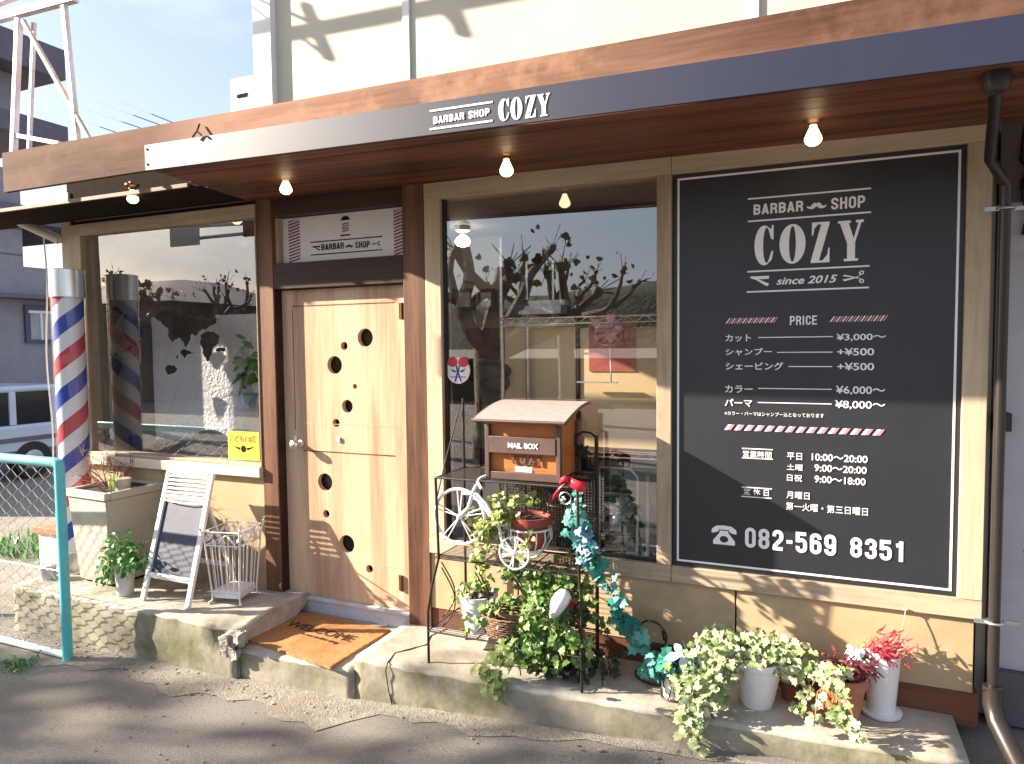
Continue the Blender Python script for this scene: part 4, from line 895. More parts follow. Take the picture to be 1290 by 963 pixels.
b = MB(); b.tube([on(-0.02,0.77,0.012),on(0.25,0.755,0.022),on(0.6,0.752,0.024),on(1.0,0.765,0.012)], 0.004, 6); b.build("hoop", M_steel, cb)

# wire umbrella stand
us = root("umbrella_stand", (-3.47,-0.24,LP), "white wire umbrella stand with leaf scrolls beside the door post", "umbrella stand")
ux, uy = -3.475, -0.225; wb, wt, uz0, uz1 = 0.095, 0.128, LP+0.03, LP+0.475
urot = R_(12)
def up_(x, y, t, z): 
    w = wb+(wt-wb)*t; X, Y = x*w, y*w; return Vector((ux+X*math.cos(urot)-Y*math.sin(urot), uy+X*math.sin(urot)+Y*math.cos(urot), z))
def uzt(t): return uz0+(uz1-uz0)*t
b = MB()
for sx in (-1,1):
    for sy in (-1,1):
        f0 = up_(sx*1.15,sy*1.15,0,LP+0.008); b.tube([f0, up_(sx*1.02,sy*1.02,0,LP+0.025), up_(sx,sy,0.1,uzt(0.1)), up_(sx,sy,0.9,uzt(0.9)), up_(sx*1.08,sy*1.08,1,uzt(1.03))], 0.0055, 7)
        b.blob(f0, 0.012, sub=1); b.blob(up_(sx*1.08,sy*1.08,1,uzt(1.04)), 0.011, sub=1)
for t in (0.06,0.80,1.0):
    c4 = [up_(x,y,t,uzt(t)) for x,y in ((-1,-1),(1,-1),(1,1),(-1,1))]
    for i in range(4): b.tube([c4[i],c4[(i+1)%4]], 0.004, 6)
for k in range(1,5):
    s_ = -1+2*k/5
    for a, c in (((s_,-1),(s_,-1)),((s_,1),(s_,1)),((-1,s_),(-1,s_)),((1,s_),(1,s_))): b.tube([up_(*a,0.06,uzt(0.06)), up_(*c,0.80,uzt(0.80))], 0.0028, 5)
b.build("wire_frame", M_white, us)
b = MB(); rnd = random.Random(9)
for (x0, y0, x1, y1) in ((-1,-1,1,-1),(1,-1,1,1),(1,1,-1,1),(-1,1,-1,-1)):
    pts = [up_(x0+(x1-x0)*t, y0+(y1-y0)*t, 0.9, uzt(0.9+0.06*math.sin(t*12.6))) for t in [i/12 for i in range(13)]]
    b.tube(pts, 0.0028, 5)
    for i in range(1,12): b.leaf(pts[i], 0.045, (rnd.uniform(-1,1)*(abs(x1-x0)/2),rnd.uniform(-1,1)*(abs(y1-y0)/2),rnd.choice((-1,1))*0.8), (y1-y0,-(x1-x0),0.01), OVAL)
b.raw = True; b.build("leaf_scroll", M_white, us)
b = MB(); t0 = 0.03; c4 = [up_(x*0.93,y*0.93,0,LP+0.035) for x,y in ((-1,-1),(1,-1),(1,1),(-1,1))]; c5 = [up_(x*0.93,y*0.93,0.1,LP+0.085) for x,y in ((-1,-1),(1,-1),(1,1),(-1,1))]
b.hexa(c4+c5); b.build("drip_tray", M_potw, us)

# door mat
mz = 0.177
mt = root("door_mat", (-2.83,-0.28,mz), "orange coir door mat with dark lettering on the landing", "door mat")
mq = [Vector((-3.20,-0.47,0)),Vector((-2.43,-0.585,0)),Vector((-2.40,-0.035,0)),Vector((-3.23,0.02,0))]
b = MB(); nx_, ny_ = 60, 36; grid = []; rnd = random.Random(2)
for j in range(ny_+1):
    row = []
    for i in range(nx_+1):
        s_, t = i/nx_, j/ny_; p = lerp(lerp(mq[0],mq[1],s_), lerp(mq[3],mq[2],s_), t)
        e_ = 0.003 if i in (0,nx_) or j in (0,ny_) else 0
        row.append(b.b.verts.new((p.x+rnd.uniform(-1,1)*e_, p.y+rnd.uniform(-1,1)*e_, mz+0.016+rnd.uniform(-1,1)*0.0018)))
    grid.append(row)
for j in range(ny_):
    for i in range(nx_): b.b.faces.new((grid[j][i],grid[j][i+1],grid[j+1][i+1],grid[j+1][i]))
edge = [grid[0][i] for i in range(nx_+1)]+[grid[j][nx_] for j in range(1,ny_+1)]+[grid[ny_][i] for i in range(nx_-1,-1,-1)]+[grid[j][0] for j in range(ny_-1,0,-1)]
low = [b.b.verts.new((v.co.x, v.co.y, mz-0.001)) for v in edge]
for i in range(len(edge)): b.b.faces.new((edge[i], low[i], low[(i+1)%len(edge)], edge[(i+1)%len(edge)]))
b.build("pile", M_coir, mt)
def mat3(x, z): p = lerp(lerp(mq[0],mq[1],x), lerp(mq[3],mq[2],x), z); return (p.x, p.y, mz+0.0195)
f = Flat(); f.text("WELCOME", (0.20,0.52), (0.87,0.67), bold=0.0); f.text("to our barber shop", (0.42,0.40), (0.80,0.465))
f.build("lettering", M_coirink, mt, 0, 0.002, to3=mat3)

# teal chain-link fence
fx_, fyy = -4.33, -0.78
fe = root("chain_link_fence", (fx_,fyy,-0.02), "teal painted tube fence with galvanised chain-link mesh", "fence")
zf1 = fy(75,583,fyy).z; zb_ = fy(40,815,fyy).z
b = MB(); b.tube([(fx_,fyy,-0.03),(fx_,fyy,zf1-0.03),(fx_-0.008,fyy,zf1-0.008),(fx_-0.03,fyy,zf1),(-4.6,fyy,zf1),(-6.6,fyy,zf1)], 0.030, 14); b.build("post", M_teal, fe)
b = MB(); b.tube([(fx_-0.02,fyy,zb_),(-6.6,fyy,zb_)], 0.022, 10); b.build("rail", pbr("pale_rail", (0.56,0.66,0.68), 0.45, bump=0.08), fe)
b = MB(); b.tube([(-6.4,fyy,-0.03),(-6.4,fyy,zf1-0.02)], 0.030, 12); b.build("post", M_teal, fe)
b = MB(); s_ = 0.135
zlo, zhi = zb_+0.02, zf1-0.03
x_lo, x_hi = -6.4, fx_-0.045
nrow = int((zhi-zlo)/0.082)
for k in range(int((x_hi-x_lo)/(s_*0.5))+1):
    x = x_lo+k*s_*0.5; sg = 1 if k % 2 == 0 else -1
    pts = []
    for j in range(nrow*2+1):
        z = zlo+(zhi-zlo)*j/(nrow*2); off = (0.25 if (j % 2 == 0) else -0.25)*s_*sg
        pts.append((x+off, fyy+0.004*(1 if (j+k) % 2 else -1), z))
    b.tube(pts, 0.0026, 4, cap=False)
for z in (zlo, zhi, zlo+(zhi-zlo)*0.44): b.tube([(x_lo,fyy,z),(x_hi,fyy,z)], 0.0025, 5)
b.tube([(x_hi,fyy,zlo),(x_hi,fyy,zhi)], 0.004, 6)
b.build("wire_mesh", M_mesh, fe)
b = MB(); p = fy(62,740,-0.3); b.tube([(-4.75,-0.35,0.45),(-4.72,-0.38,0.80)], 0.012, 8); tag(b.build("stake", M_yellow, origin=(-4.73,-0.36,0.45)), "thin yellow stake standing beside the stone planter", "stake")

# ---------------------------------------------------------------- iron rack, mailbox and plants under the middle window
TP = 0.24                                               # top of the terrace
def px(u, v, Y): return fy(u, v, Y)
YF, YB = -0.40, -0.09
zs_top = px(650,601,-0.25).z; zs_mid = px(640,702,-0.25).z; zs_low = 0.42
xl, xr = -1.84, -1.05
rk = root("plant_rack", (-1.45,-0.25,TP), "black wrought iron three tier plant rack under the middle window", "rack")
def wire_shelf(z, x0, x1, y0, y1, name, par, mat, n=14, r=0.0035):
    b = MB(); b.tube([(x0,y0,z),(x1,y0,z),(x1,y1,z),(x0,y1,z)], r*1.5, 6, closed=True)
    for i in range(1, n): y = y0+(y1-y0)*i/n; b.tube([(x0,y,z),(x1,y,z)], r*0.55, 4)
    for x in (x0+(x1-x0)/3, x0+(x1-x0)*2/3): b.tube([(x,y0,z-0.003),(x,y1,z-0.003)], r, 5)
    return b.build(name, mat, par)
wire_shelf(zs_top, xl, xr, -0.42, -0.06, "shelf", rk, M_iron); wire_shelf(zs_mid, xl-0.02, xr, YF, YB, "shelf", rk, M_iron); wire_shelf(zs_low, xl-0.05, xr+0.02, YF-0.04, YB, "shelf", rk, M_iron)
for x in (xl, xr):
    b = MB(); b.tube([(x,YB,TP),(x,YB,zs_top+(0.40 if x == xl else 0.12))], 0.008, 8); b.build("leg", M_iron, rk)
for x, o_ in ((xl,-0.055),(xr,0.02)):
    b = MB(); b.tube([(x+o_,YF-0.03,TP),(x+o_,YF-0.03,TP+0.28),(x+o_*0.7,YF-0.01,TP+0.42),(x,YF,zs_mid),(x,YF-0.02,zs_top)], 0.0075, 8); b.build("leg", M_iron, rk)
b = MB()                                                # scroll work at the left end
for z0, z1, y in ((TP+0.20,zs_mid-0.05,YF),(zs_mid-0.32,zs_mid-0.02,YF)):
    for x in (xl+0.02, xl+0.22, xl+0.44):
        pts = [(x+0.09*math.sin(t*3.2)*(1-t*0.3), y, z0+(z1-z0)*t) for t in [i/12 for i in range(13)]]; b.tube(pts, 0.004, 5)
b.tube([(xl-0.02,YB,zs_top+0.36),(xl-0.06,-0.2,zs_top+0.05),(xl-0.08,-0.3,zs_top-0.2)], 0.004, 5)
b.tube([(xl-0.12,YB,zs_top-0.02),(xl-0.12,YB,zs_top+0.16)], 0.007, 6)
b.build("scrollwork", M_iron, rk)
# wire grid hung on the rack's right half
g = root("wire_grid", (-1.2,-0.12,zs_mid), "black wire grid panel hung on the right half of the plant rack", "wire grid")
b = MB(); gx0, gx1, gz0, gz1 = -1.56, -1.06, zs_mid+0.03, zs_top-0.02
b.tube([(gx0,-0.115,gz0),(gx1,-0.115,gz0),(gx1,-0.115,gz1),(gx0,-0.115,gz1)], 0.005, 6, closed=True); b.build("frame", M_iron, g)
b = MB()
for i in range(1,28): x = gx0+(gx1-gx0)*i/28; b.tube([(x,-0.115,gz0),(x,-0.115,gz1)], 0.0022, 4)
for i in range(1,24): z = gz0+(gz1-gz0)*i/24; b.tube([(gx0,-0.112,z),(gx1,-0.112,z)], 0.0022, 4)
b.build("lattice", M_iron, g)

# mailbox
MF, MBk = -0.365, -0.035
a0, a1 = px(611,588,MF), px(706,597,MF)
mx0, mx1 = a0.x, a1.x; mz0 = zs_top+0.006; mz1 = px(655,541,MF).z
mb = root("mailbox", ((mx0+mx1)/2,-0.2,mz0), "orange and brown mailbox with an arched grey roof on the iron rack", "mailbox")
b = MB(); b.box(mx0+0.022, mx1-0.022, MF+0.03, MBk, mz0+0.01, mz1+0.03); b.build("body", M_mailo, mb)
for x in (mx0, mx1-0.024):
    for y in (MF, MBk-0.03):
        b = MB(); b.box(x, x+0.024, y, y+0.034, mz0, mz1+0.02); b.build("corner_post", M_mailb, mb, bevel=0.003)
b = MB(); b.box(mx0+0.0245, mx1-0.0245, MF+0.004, MF+0.032, mz0, mz0+0.038); b.build("bottom_rail", M_mailb, mb, bevel=0.002)
fz0, fz1 = px(655,572,MF).z, px(655,551,MF).z
b = MB(); b.box(mx0+0.0245, mx1-0.0245, MF-0.004, MF+0.026, fz0, fz1); flap = b.build("flap", M_mailb, mb, bevel=0.002)
f = Flat(); f.text("MAIL BOX", (mx0+0.135, fz0+0.028), (mx1-0.115, fz1-0.030), bold=0.03); f.build("lettering", M_letter, flap, MF-0.006, 0.003)
f = Flat(); zc = (fz0+mz0+0.038)/2
for i, l in enumerate((LET_C,LET_O,LET_Z,LET_Y)): f.loops(fit(l, (mx0+0.145+i*0.045, zc-0.008), (mx0+0.145+i*0.045+0.034, zc+0.038)))
f.build("name_letters", M_mailb, mb, MF+0.018, 0.006)
b = MB(); b.box(mx0+0.16, mx0+0.255, MF+0.026, MF+0.0285, mz0+0.040, mz0+0.068); b.build("label", M_white, mb)
b = MB(); n = 14; ov = 0.045; ry0, ry1 = MF-0.055, MBk+0.02; rz0 = px(650,530,ry0).z; rad_h = px(665,504,ry1).z-rz0   # quarter-barrel roof rising to the back
prof = [(ry0+(ry1-ry0)*t, rz0+rad_h*math.sin(t*math.pi/2)) for t in [i/n for i in range(n+1)]]
xa, xb = mx0-ov, mx1+ov
loop = prof+[(y, z-0.014) for y, z in prof[::-1]]
A = [b.b.verts.new((xa,y,z)) for y, z in loop]; B = [b.b.verts.new((xb,y,z)) for y, z in loop]
for i in range(len(loop)): b.b.faces.new((A[i],B[i],B[(i+1)%len(loop)],A[(i+1)%len(loop)])).smooth = (i not in (n, len(loop)-1))
for i in range(n):
    for V_ in (A, B): b.b.faces.new((V_[i],V_[i+1],V_[len(loop)-2-i],V_[len(loop)-1-i]))
b.build("roof", M_mailr, mb)
for x in (xa, xb):
    b = MB(); b.tube([(x,y,z-0.008) for y,z in prof], 0.009, 8); b.build("roof_edge", M_mailb, mb)
b = MB(); b.tube([(xa,ry0,rz0-0.006),(xb,ry0,rz0-0.006)], 0.008, 8); b.build("roof_edge", M_mailb, mb)
b = MB(); pts = [(y, z-0.016) for y, z in prof if y > MF+0.03 and y < MBk]
for x in (mx0+0.0225, mx1-0.0265):
    vs0 = [(x, pts[0][0], mz1+0.028)]+[(x, y, max(z, mz1+0.029)) for y, z in pts]+[(x, pts[-1][0], mz1+0.028)]
    A = [b.b.verts.new(p) for p in vs0]; B = [b.b.verts.new((p[0]+0.004,p[1],p[2])) for p in vs0]
    b.b.faces.new(A); b.b.faces.new(B[::-1])
    for i in range(len(A)): b.b.faces.new((A[i],B[i],B[(i+1)%len(A)],A[(i+1)%len(A)]))
b.box(mx0+0.03, mx1-0.03, MF+0.028, MF+0.034, mz0+0.05, mz1+0.03)
b.build("gable", M_mailo, mb)

# white bicycle plant stand on the middle shelf
by = -0.40
bc = px(579,651,by); sc_ = px(648,697,by); sR = abs(px(668,697,by).x-px(629,697,by).x)/2; BR = abs(px(611,651,by).x-px(547,651,by).x)/2
bk = root("bicycle_planter", (bc.x,by,zs_mid), "white wire bicycle shaped plant holder on the middle shelf of the rack", "plant holder")
def wheel(c, R, r, ns, name, off=0.0):
    b = MB(); cc = (c.x, c.y+off, c.z); b.ring(cc, R, r, (0,1,0), 44, 8, sx=1.0); o = b.build(name, M_white, bk)
    b = MB(); b.blob(cc, 0.018, sub=2)
    for k in range(ns):
        a = 2*math.pi*k/ns+0.3
        for da in (-0.10, 0.10):
            b.tube([cc, (cc[0]+math.cos(a+da)*R*0.97, cc[1], cc[2]+math.sin(a+da)*R*0.97)], 0.0035, 5)
    b.build("spokes", M_white, o)
wheel(bc, BR*0.97, 0.0085, 5, "front_wheel"); 
for off in (0.0, 0.20): wheel(Vector((sc_.x+0.0, by+off, sc_.z)), sR*0.95, 0.006, 6, "rear_wheel")
hb = px(604,604,by); pv = px(592,640,by)
b = MB(); b.tube([bc, px(590,640,by), px(596,620,by), hb], 0.010, 8)
b.tube([px(583,622,by), px(600,622,by), px(612,634,by), px(628,662,by), px(634,690,by), sc_], 0.008, 8)
b.tube([px(597,628,by), px(606,632,by), px(618,652,by)], 0.007, 8); b.tube([sc_, sc_+Vector((0,0.20,0))], 0.006, 6); b.tube([px(628,662,by), px(640,668,by)+Vector((0,0.1,0))], 0.006, 6)
b.build("bike_frame", M_white, bk)
b = MB(); h1, h2 = px(624,603,by), px(613,613,by)
b.tube([h1+Vector((0,0.08,0)), px(612,600,by)+Vector((0,0.07,0)), hb+Vector((0,0.01,0.004)), px(605,606,by)+Vector((0,-0.03,0)), h2+Vector((0,-0.06,0))], 0.008, 8); b.build("handlebar", M_white, bk)
bx, byy = px(667,672,by+0.12).x, by+0.13
bz0, bz1 = px(667,690,byy).z, px(667,664,byy).z
b = MB(); b.ring((bx,byy,bz1), 0.112, 0.0055, (0,0,1), 32, 6); b.ring((bx,byy,bz0), 0.08, 0.005, (0,0,1), 28, 6)
for k in range(14):
    a = 2*math.pi*k/14; b.tube([(bx+0.112*math.cos(a),byy+0.112*math.sin(a),bz1),(bx+0.115*math.cos(a),byy+0.115*math.sin(a),(bz0+bz1)/2),(bx+0.08*math.cos(a),byy+0.08*math.sin(a),bz0)], 0.0035, 5)
b.build("basket", M_white, bk)
rp = root("potted_ivy", (bx,byy,bz0), "trailing pale ivy in a red brown pot held by the white bicycle", "potted plant")
b = MB(); b.lathe((bx,byy,bz0+0.004), [(0.070,0),(0.098,0.125),(0.108,0.128),(0.110,0.168),(0.100,0.168),(0.096,0.145)], 28, cap1=True); b.build("pot", M_redpot, rp)
b = MB(); b.disc((bx,byy,bz0+0.153), 0.095, (0,0,1)); b.build("soil", M_soil, rp)
rnd = random.Random(31); b = MB()
v1 = vines(b, [(bx-0.06+rnd.gauss(0,.04),byy-0.03,bz0+0.15) for i in range(6)], rnd, 0.26, drift=(-0.9,-0.2,-0.4)); b.build("stems", M_stem, rp)
b = MB()
for pts in v1:
    for p in pts[1:]:
        for k in range(3): b.leaf(p+rv()*0.022, rnd.uniform(.022,.036), (rnd.uniform(-1,1),rnd.uniform(-1,.3),rnd.uniform(-1,.2)), (rnd.uniform(-.6,.4),-0.8,0.6), IVY)
cloud = [((px(655,630,-.30)),(0.10,0.07,0.03),0.8),((px(625,645,-.36)),(0.075,0.06,0.06),1.6),((px(613,672,-.38)),(0.06,0.05,0.07),1.3),((px(606,705,-.38)),(0.035,0.04,0.08),0.8),((px(598,735,-.38)),(0.06,0.04,0.05),0.7)]
for i in range(230):
    c, rad, w = rnd.choices(cloud, [q[2] for q in cloud])[0]; p = Vector(c)+Vector((rnd.gauss(0,.55)*rad[0],rnd.gauss(0,.55)*rad[1],rnd.gauss(0,.55)*rad[2]))
    b.leaf(p, rnd.uniform(.022,.038), (rnd.uniform(-1,1),rnd.uniform(-1,.3),rnd.uniform(-1,.3)), (rnd.uniform(-.7,.3),-0.8,0.6), IVY)
b.raw = True; b.build("foliage", M_ivyy, rp)

# red ribbon
p = px(718,612,-0.42); rb = root("ribbon_bow", (p.x,-0.42,p.z), "red ribbon bow tied to the top shelf of the rack below the mailbox", "ribbon")
def strip(b, pts, w, wd=(0,0,1)):
    prev = None; n = len(pts)
    for i, q in enumerate(pts):
        q = Vector(q); ww = (w[i] if isinstance(w, list) else w)/2; d = Vector(wd); c = (b.b.verts.new(q-d*ww), b.b.verts.new(q+d*ww))
        if prev: b.b.faces.new((prev[0],c[0],c[1],prev[1])).smooth = True
        prev = c
def ribpts(l, y=-0.42): return [Vector((px(u,v,y).x, y+dy, px(u,v,y).z)) for u, v, dy in l]
for pts, w, wd in ((ribpts([(699,629,0),(703,619,-.015),(709,611,-.02),(717,605,-.01)]),[.05,.05,.045,.03],(0.7,0,0.6)),(ribpts([(714,604,0),(722,608,-.02),(731,612,-.02),(739,614,0),(737,622,.01)]),[.03,.045,.05,.05,.045],(0.15,0,1)),(ribpts([(706,606,-.01),(712,602,-.03),(719,604,-.01)]),.03,(0.2,0,1))):
    b = MB(); strip(b, pts, w, wd); o = b.build("loop", M_ribbon, rb); sd = o.modifiers.new("t",'SOLIDIFY'); sd.thickness = 0.002
b = MB(); b.ring((px(712,628,-0.41).x,-0.41,px(712,628,-0.41).z), 0.03, 0.003, (0,1,0), 20, 5); b.build("ring_loop", M_steel, rb)

# tall black stand with a curl
sx_ = -1.055; ps = root("hook_stand", (sx_,-0.075,TP), "tall black iron hook stand right of the mailbox", "stand")
b = MB(); b.tube([(sx_,-0.075,TP),(sx_,-0.075,px(752,549,-0.075).z)], 0.011, 8); b.build("pole", M_iron, ps)
b = MB(); c = px(738,556,-0.075); z_ = c.z
b.tube([(sx_,-0.075,z_+0.02),(sx_-0.03,-0.075,z_+0.045),(sx_-0.075,-0.075,z_+0.05),(sx_-0.12,-0.075,z_+0.02),(sx_-0.125,-0.075,z_-0.02),(sx_-0.09,-0.075,z_-0.03)], 0.006, 6)
b.tube([(sx_,-0.085,z_-0.2),(sx_-0.1,-0.085,z_-0.16),(sx_-0.09,-0.085,z_-0.06)], 0.005, 6); b.build("curl", M_iron, ps)
b = MB()
for i in range(7): a = i*2*math.pi/7; b.leaf((sx_-0.075,-0.085,z_-0.06), 0.05, (math.cos(a),0.05,math.sin(a)), (0,-1,0), OVAL)
b.raw = True; b.build("iron_flower", M_iron, ps)

# teal garland
gl = root("garland", (-0.95,-0.2,TP+0.4), "teal artificial ivy garland draped from the rack down to the terrace", "garland")
gp = [(722,648,-.36),(733,662,-.38),(735,682,-.38),(744,702,-.38),(757,724,-.34),(772,748,-.30),(780,768,-.27),(790,785,-.25),(803,800,-.24),(813,822,-.24),(822,843,-.26)]
gpts = [px(u,v,y) for u,v,y in gp]
b = MB(); b.tube(gpts, 0.004, 6); b.build("stems", M_iron, gl)
b = MB(); rnd = random.Random(17)
for i in range(len(gpts)-1):
    for k in range(15 if i < 3 else 9):
        t = rnd.random(); p = lerp(gpts[i],gpts[i+1],t); sp_ = 0.034 if i < 9 else 0.045
        b.leaf(p+rv()*sp_*rnd.random()**0.5*1.3, rnd.uniform(.035,.085), (rnd.uniform(-1,1),rnd.uniform(-1,.2),rnd.uniform(-1,.7)), (rnd.uniform(-.8,.5),-0.8,0.4), IVY, fold=rnd.uniform(.1,.35))
for i in range(34): b.leaf(gpts[0]+Vector((rnd.gauss(0,.03),rnd.gauss(0,.02),rnd.gauss(0,.045))), rnd.uniform(.03,.06), (rnd.uniform(-1,1),rnd.uniform(-1,.2),rnd.uniform(-1,.7)), (rnd.uniform(-.8,.5),-0.8,0.4), IVY)
b.raw = True; b.build("leaves", M_teall, gl)
b = MB(); rnd = random.Random(18); 
for i in range(36): p = lerp(gpts[1],gpts[3],rnd.random()); b.leaf(p+rv()*0.03+Vector((0,-.02,0)), rnd.uniform(.03,.055), (rnd.uniform(-1,1),-0.5,rnd.uniform(-1,.4)), (-.3,-0.9,0.4), IVY)
b.raw = True; b.build("pale_leaves", pbr("pale_blue_leaf", (0.32,0.44,0.60), 0.5, island=[(0.16,0.30,0.42),(0.38,0.50,0.64)], bump=0), gl)

# lower shelf: white pot, basket, big ivy
wpx, wpy = px(602,760,-0.33).x, -0.33
def ribbed_pot(name, par, x, y, z, r0, r1, h, mat, rim=0.012, seg=32, ribs=0):
    b = MB(); prof = [(r0*0.97,0),(r0,0.006)]
    for i in range(1,12):
        t = i/12; rr_ = r0+(r1-r0)*t; prof.append((rr_+(0.0022*math.cos(i*math.pi) if ribs else 0), h*t*0.88))
    prof += [(r1,h*0.885),(r1+rim*0.5,h*0.89),(r1+rim*0.55,h),(r1-rim*0.3,h),(r1-rim,h*0.90)]
    b.lathe((x,y,z), prof, seg, cap1=True); return b.build(name, mat, par)
w1 = root("potted_plant", (wpx,wpy,zs_low), "small white pot with a fading pinkish plant on the lower shelf of the rack", "potted plant")
ribbed_pot("pot", w1, wpx, wpy, zs_low+0.004, 0.068, 0.098, 0.20, M_potw)
b = MB(); b.lathe((wpx,wpy,zs_low+0.188), [(0.086,0),(0.06,0.012),(0.0,0.018)], 20, cap0=True); b.build("soil", M_soil, w1)
foliage("foliage", w1, pbr("dull_pink_leaf", (0.22,0.15,0.12), 0.6, island=[(0.16,0.10,0.09),(0.30,0.19,0.18),(0.24,0.25,0.10)], bump=0), [((wpx,wpy,zs_low+0.22),(0.09,0.09,0.035),1)], 130, 0.034, OVAL, 6)
foliage("sprigs", w1, M_ivyy, [((wpx-0.09,wpy-0.03,zs_low+0.20),(0.06,0.05,0.05),1),((wpx+0.04,wpy,zs_low+0.30),(0.06,0.05,0.08),1),((wpx-0.02,wpy-0.09,zs_low+0.10),(0.025,0.02,0.09),0.6)], 120, 0.036, OVAL, 7)
wk = root("wicker_basket", (-1.47,-0.32,zs_low), "brown wicker basket beside the white pot on the lower shelf", "basket")
kx, ky = px(640,785,-0.33).x, -0.33
b = MB(); n = 40
for j in range(9):
    z = zs_low+0.008+j*0.014; R = 0.085+0.004*j
    b.tube([(kx+(R+0.004*math.cos(k*math.pi+j*math.pi))*math.cos(2*math.pi*k/n)*1.35, ky+(R+0.004*math.cos(k*math.pi+j*math.pi))*math.sin(2*math.pi*k/n), z) for k in range(n)], 0.0065, 5, closed=True)
b.build("weave", M_wicker, wk)
b = MB(); b.lathe((kx,ky,zs_low+0.002), [(0.08,0),(0.08,0.07)], 20, cap1=True); b.build("lining", M_soil, wk)
b = MB(); rnd = random.Random(5)
b.ring((kx+0.02,ky,zs_low+0.14), 0.085, 0.014, (0.3,0.1,1), 26, 6, sx=1.3); b.build("rim", M_wicker, wk)
iv = root("potted_ivy", (-1.29,-0.30,zs_low), "large sprawling green ivy bush filling the lower right of the rack", "potted plant")
ix, iy = px(686,790,-0.30).x, -0.30
b = MB(); b.lathe((ix,iy,zs_low+0.004), [(0.085,0),(0.11,0.16),(0.118,0.165),(0.118,0.19),(0.105,0.19)], 24, cap1=True); b.build("pot", M_terra, iv)
rnd = random.Random(41); b = MB()
v2 = vines(b, [(ix+rnd.gauss(0,.06),iy+rnd.gauss(0,.05),zs_low+0.17) for i in range(8)], rnd, 0.34, drift=(0.25,-0.4,-0.55), zmin=TP+0.01)
for u, v in ((622,838),(614,862),(640,850)): b.tube([(ix,iy,zs_low+.18), px(650,810,-0.42), px((u+650)/2,(v+815)/2,-0.46), px(u,v,-0.50)], 0.0025, 5)
b.build("stems", M_stem, iv)
def Q(u, v, y): return px(u, v, y)
cl = [(Q(690,742,-.30),(0.16,0.11,0.10),2.2),(Q(680,782,-.36),(0.14,0.09,0.12),2.4),(Q(715,738,-.26),(0.12,0.10,0.10),1.4),(Q(662,818,-.42),(0.12,0.06,0.07),1.3),(Q(690,818,-.36),(0.11,0.08,0.07),0.9),(Q(655,722,-.26),(0.09,0.08,0.05),0.6),(Q(730,770,-.24),(0.05,0.05,0.12),0.6)]
b = MB()
for i in range(1300):
    c, rad, w = rnd.choices(cl, [q[2] for q in cl])[0]; p = Vector(c)+Vector((rnd.gauss(0,.52)*rad[0],rnd.gauss(0,.52)*rad[1],rnd.gauss(0,.52)*rad[2]))
    if p.y > -0.05: p.y = -0.06
    if p.z < TP+0.015: continue
    b.leaf(p, rnd.uniform(.020,.043), (rnd.uniform(-1,1),rnd.uniform(-1,.2),rnd.uniform(-1,.3)), (rnd.uniform(-.8,.3),-0.8,0.6), IVY, fold=rnd.uniform(.05,.35))
for pts in v2:
    for p in pts[2:]:
        for k in range(3): b.leaf(p+rv()*0.03, rnd.uniform(.026,.05), (rnd.uniform(-1,1),rnd.uniform(-1,.2),rnd.uniform(-1,.2)), (rnd.uniform(-.7,.3),-0.8,0.6), IVY)
b.raw = True; b.build("foliage", M_ivy, iv)
b = MB()
for i in range(95):
    p = rnd.choice((Q(628,822,-.46),Q(614,850,-.50),Q(624,866,-.52),Q(640,832,-.47),Q(612,840,-.49)))+Vector((rnd.gauss(0,.035),rnd.gauss(0,.02),rnd.gauss(0,.03)))
    b.leaf(p, rnd.uniform(.025,.05), (rnd.uniform(-1,1),-.5,rnd.uniform(-1,.2)), (rnd.uniform(-.5,.3),-0.8,0.6), IVY)
b.raw = True; b.build("pale_trail", M_ivyy, iv)
b = MB()
for i in range(60):
    p = Q(722,762,-.28)+Vector((rnd.gauss(0,.035),rnd.gauss(0,.03),rnd.gauss(0,.05))); b.leaf(p, rnd.uniform(.03,.055), rv(), rv(), OVAL)
b.raw = True; b.build("red_leaves", M_redl, iv)
# white bird ornament among the leaves
o0, o1, o2 = Q(697,776,-.42), Q(704,760,-.42), Q(712,748,-.42)
b = MB(); b.tube([o0-Vector((.018,0,.012)), o0, lerp(o0,o1,.5), o1, lerp(o1,o2,.5), o2, o2+Vector((.008,0,.014))], [0.006,0.022,0.034,0.042,0.042,0.034,0.014], 16); 
tag(b.build("ornament", M_potw, origin=tuple(o1), smooth=True), "smooth white ceramic bird ornament nestled in the green ivy bush", "ornament")
b = MB(); rnd = random.Random(77)
for u, v, r in ((705,836,.020),(714,846,.022),(705,850,.016),(729,846,.022),(738,845,.015),(719,838,.014),(725,836,.013)):
    p = fz(u, v, TP+r*0.7); bb = MB(); bb.blob(p, r, (1.1,1,1), 2, 0.1); 
    o = bb.build("stone", M_potw, origin=tuple(p)); tag(o, "smooth white stone lying on the terrace under the ivy bush", "stone", "white stones under the ivy")
p = fz(612,817,TP); sr = root("clay_saucer", (p.x,p.y,TP), "small pale clay pot lying on the terrace below the wicker basket", "pot")
b = MB(); b.lathe((p.x,p.y,TP+0.045), [(0.030,-0.08),(0.048,0.0),(0.052,0.002),(0.048,0.004),(0.040,-0.01)], 22, cap1=True, axis=(-0.75,-0.45,0.45)); b.build("pot", M_stone, sr)
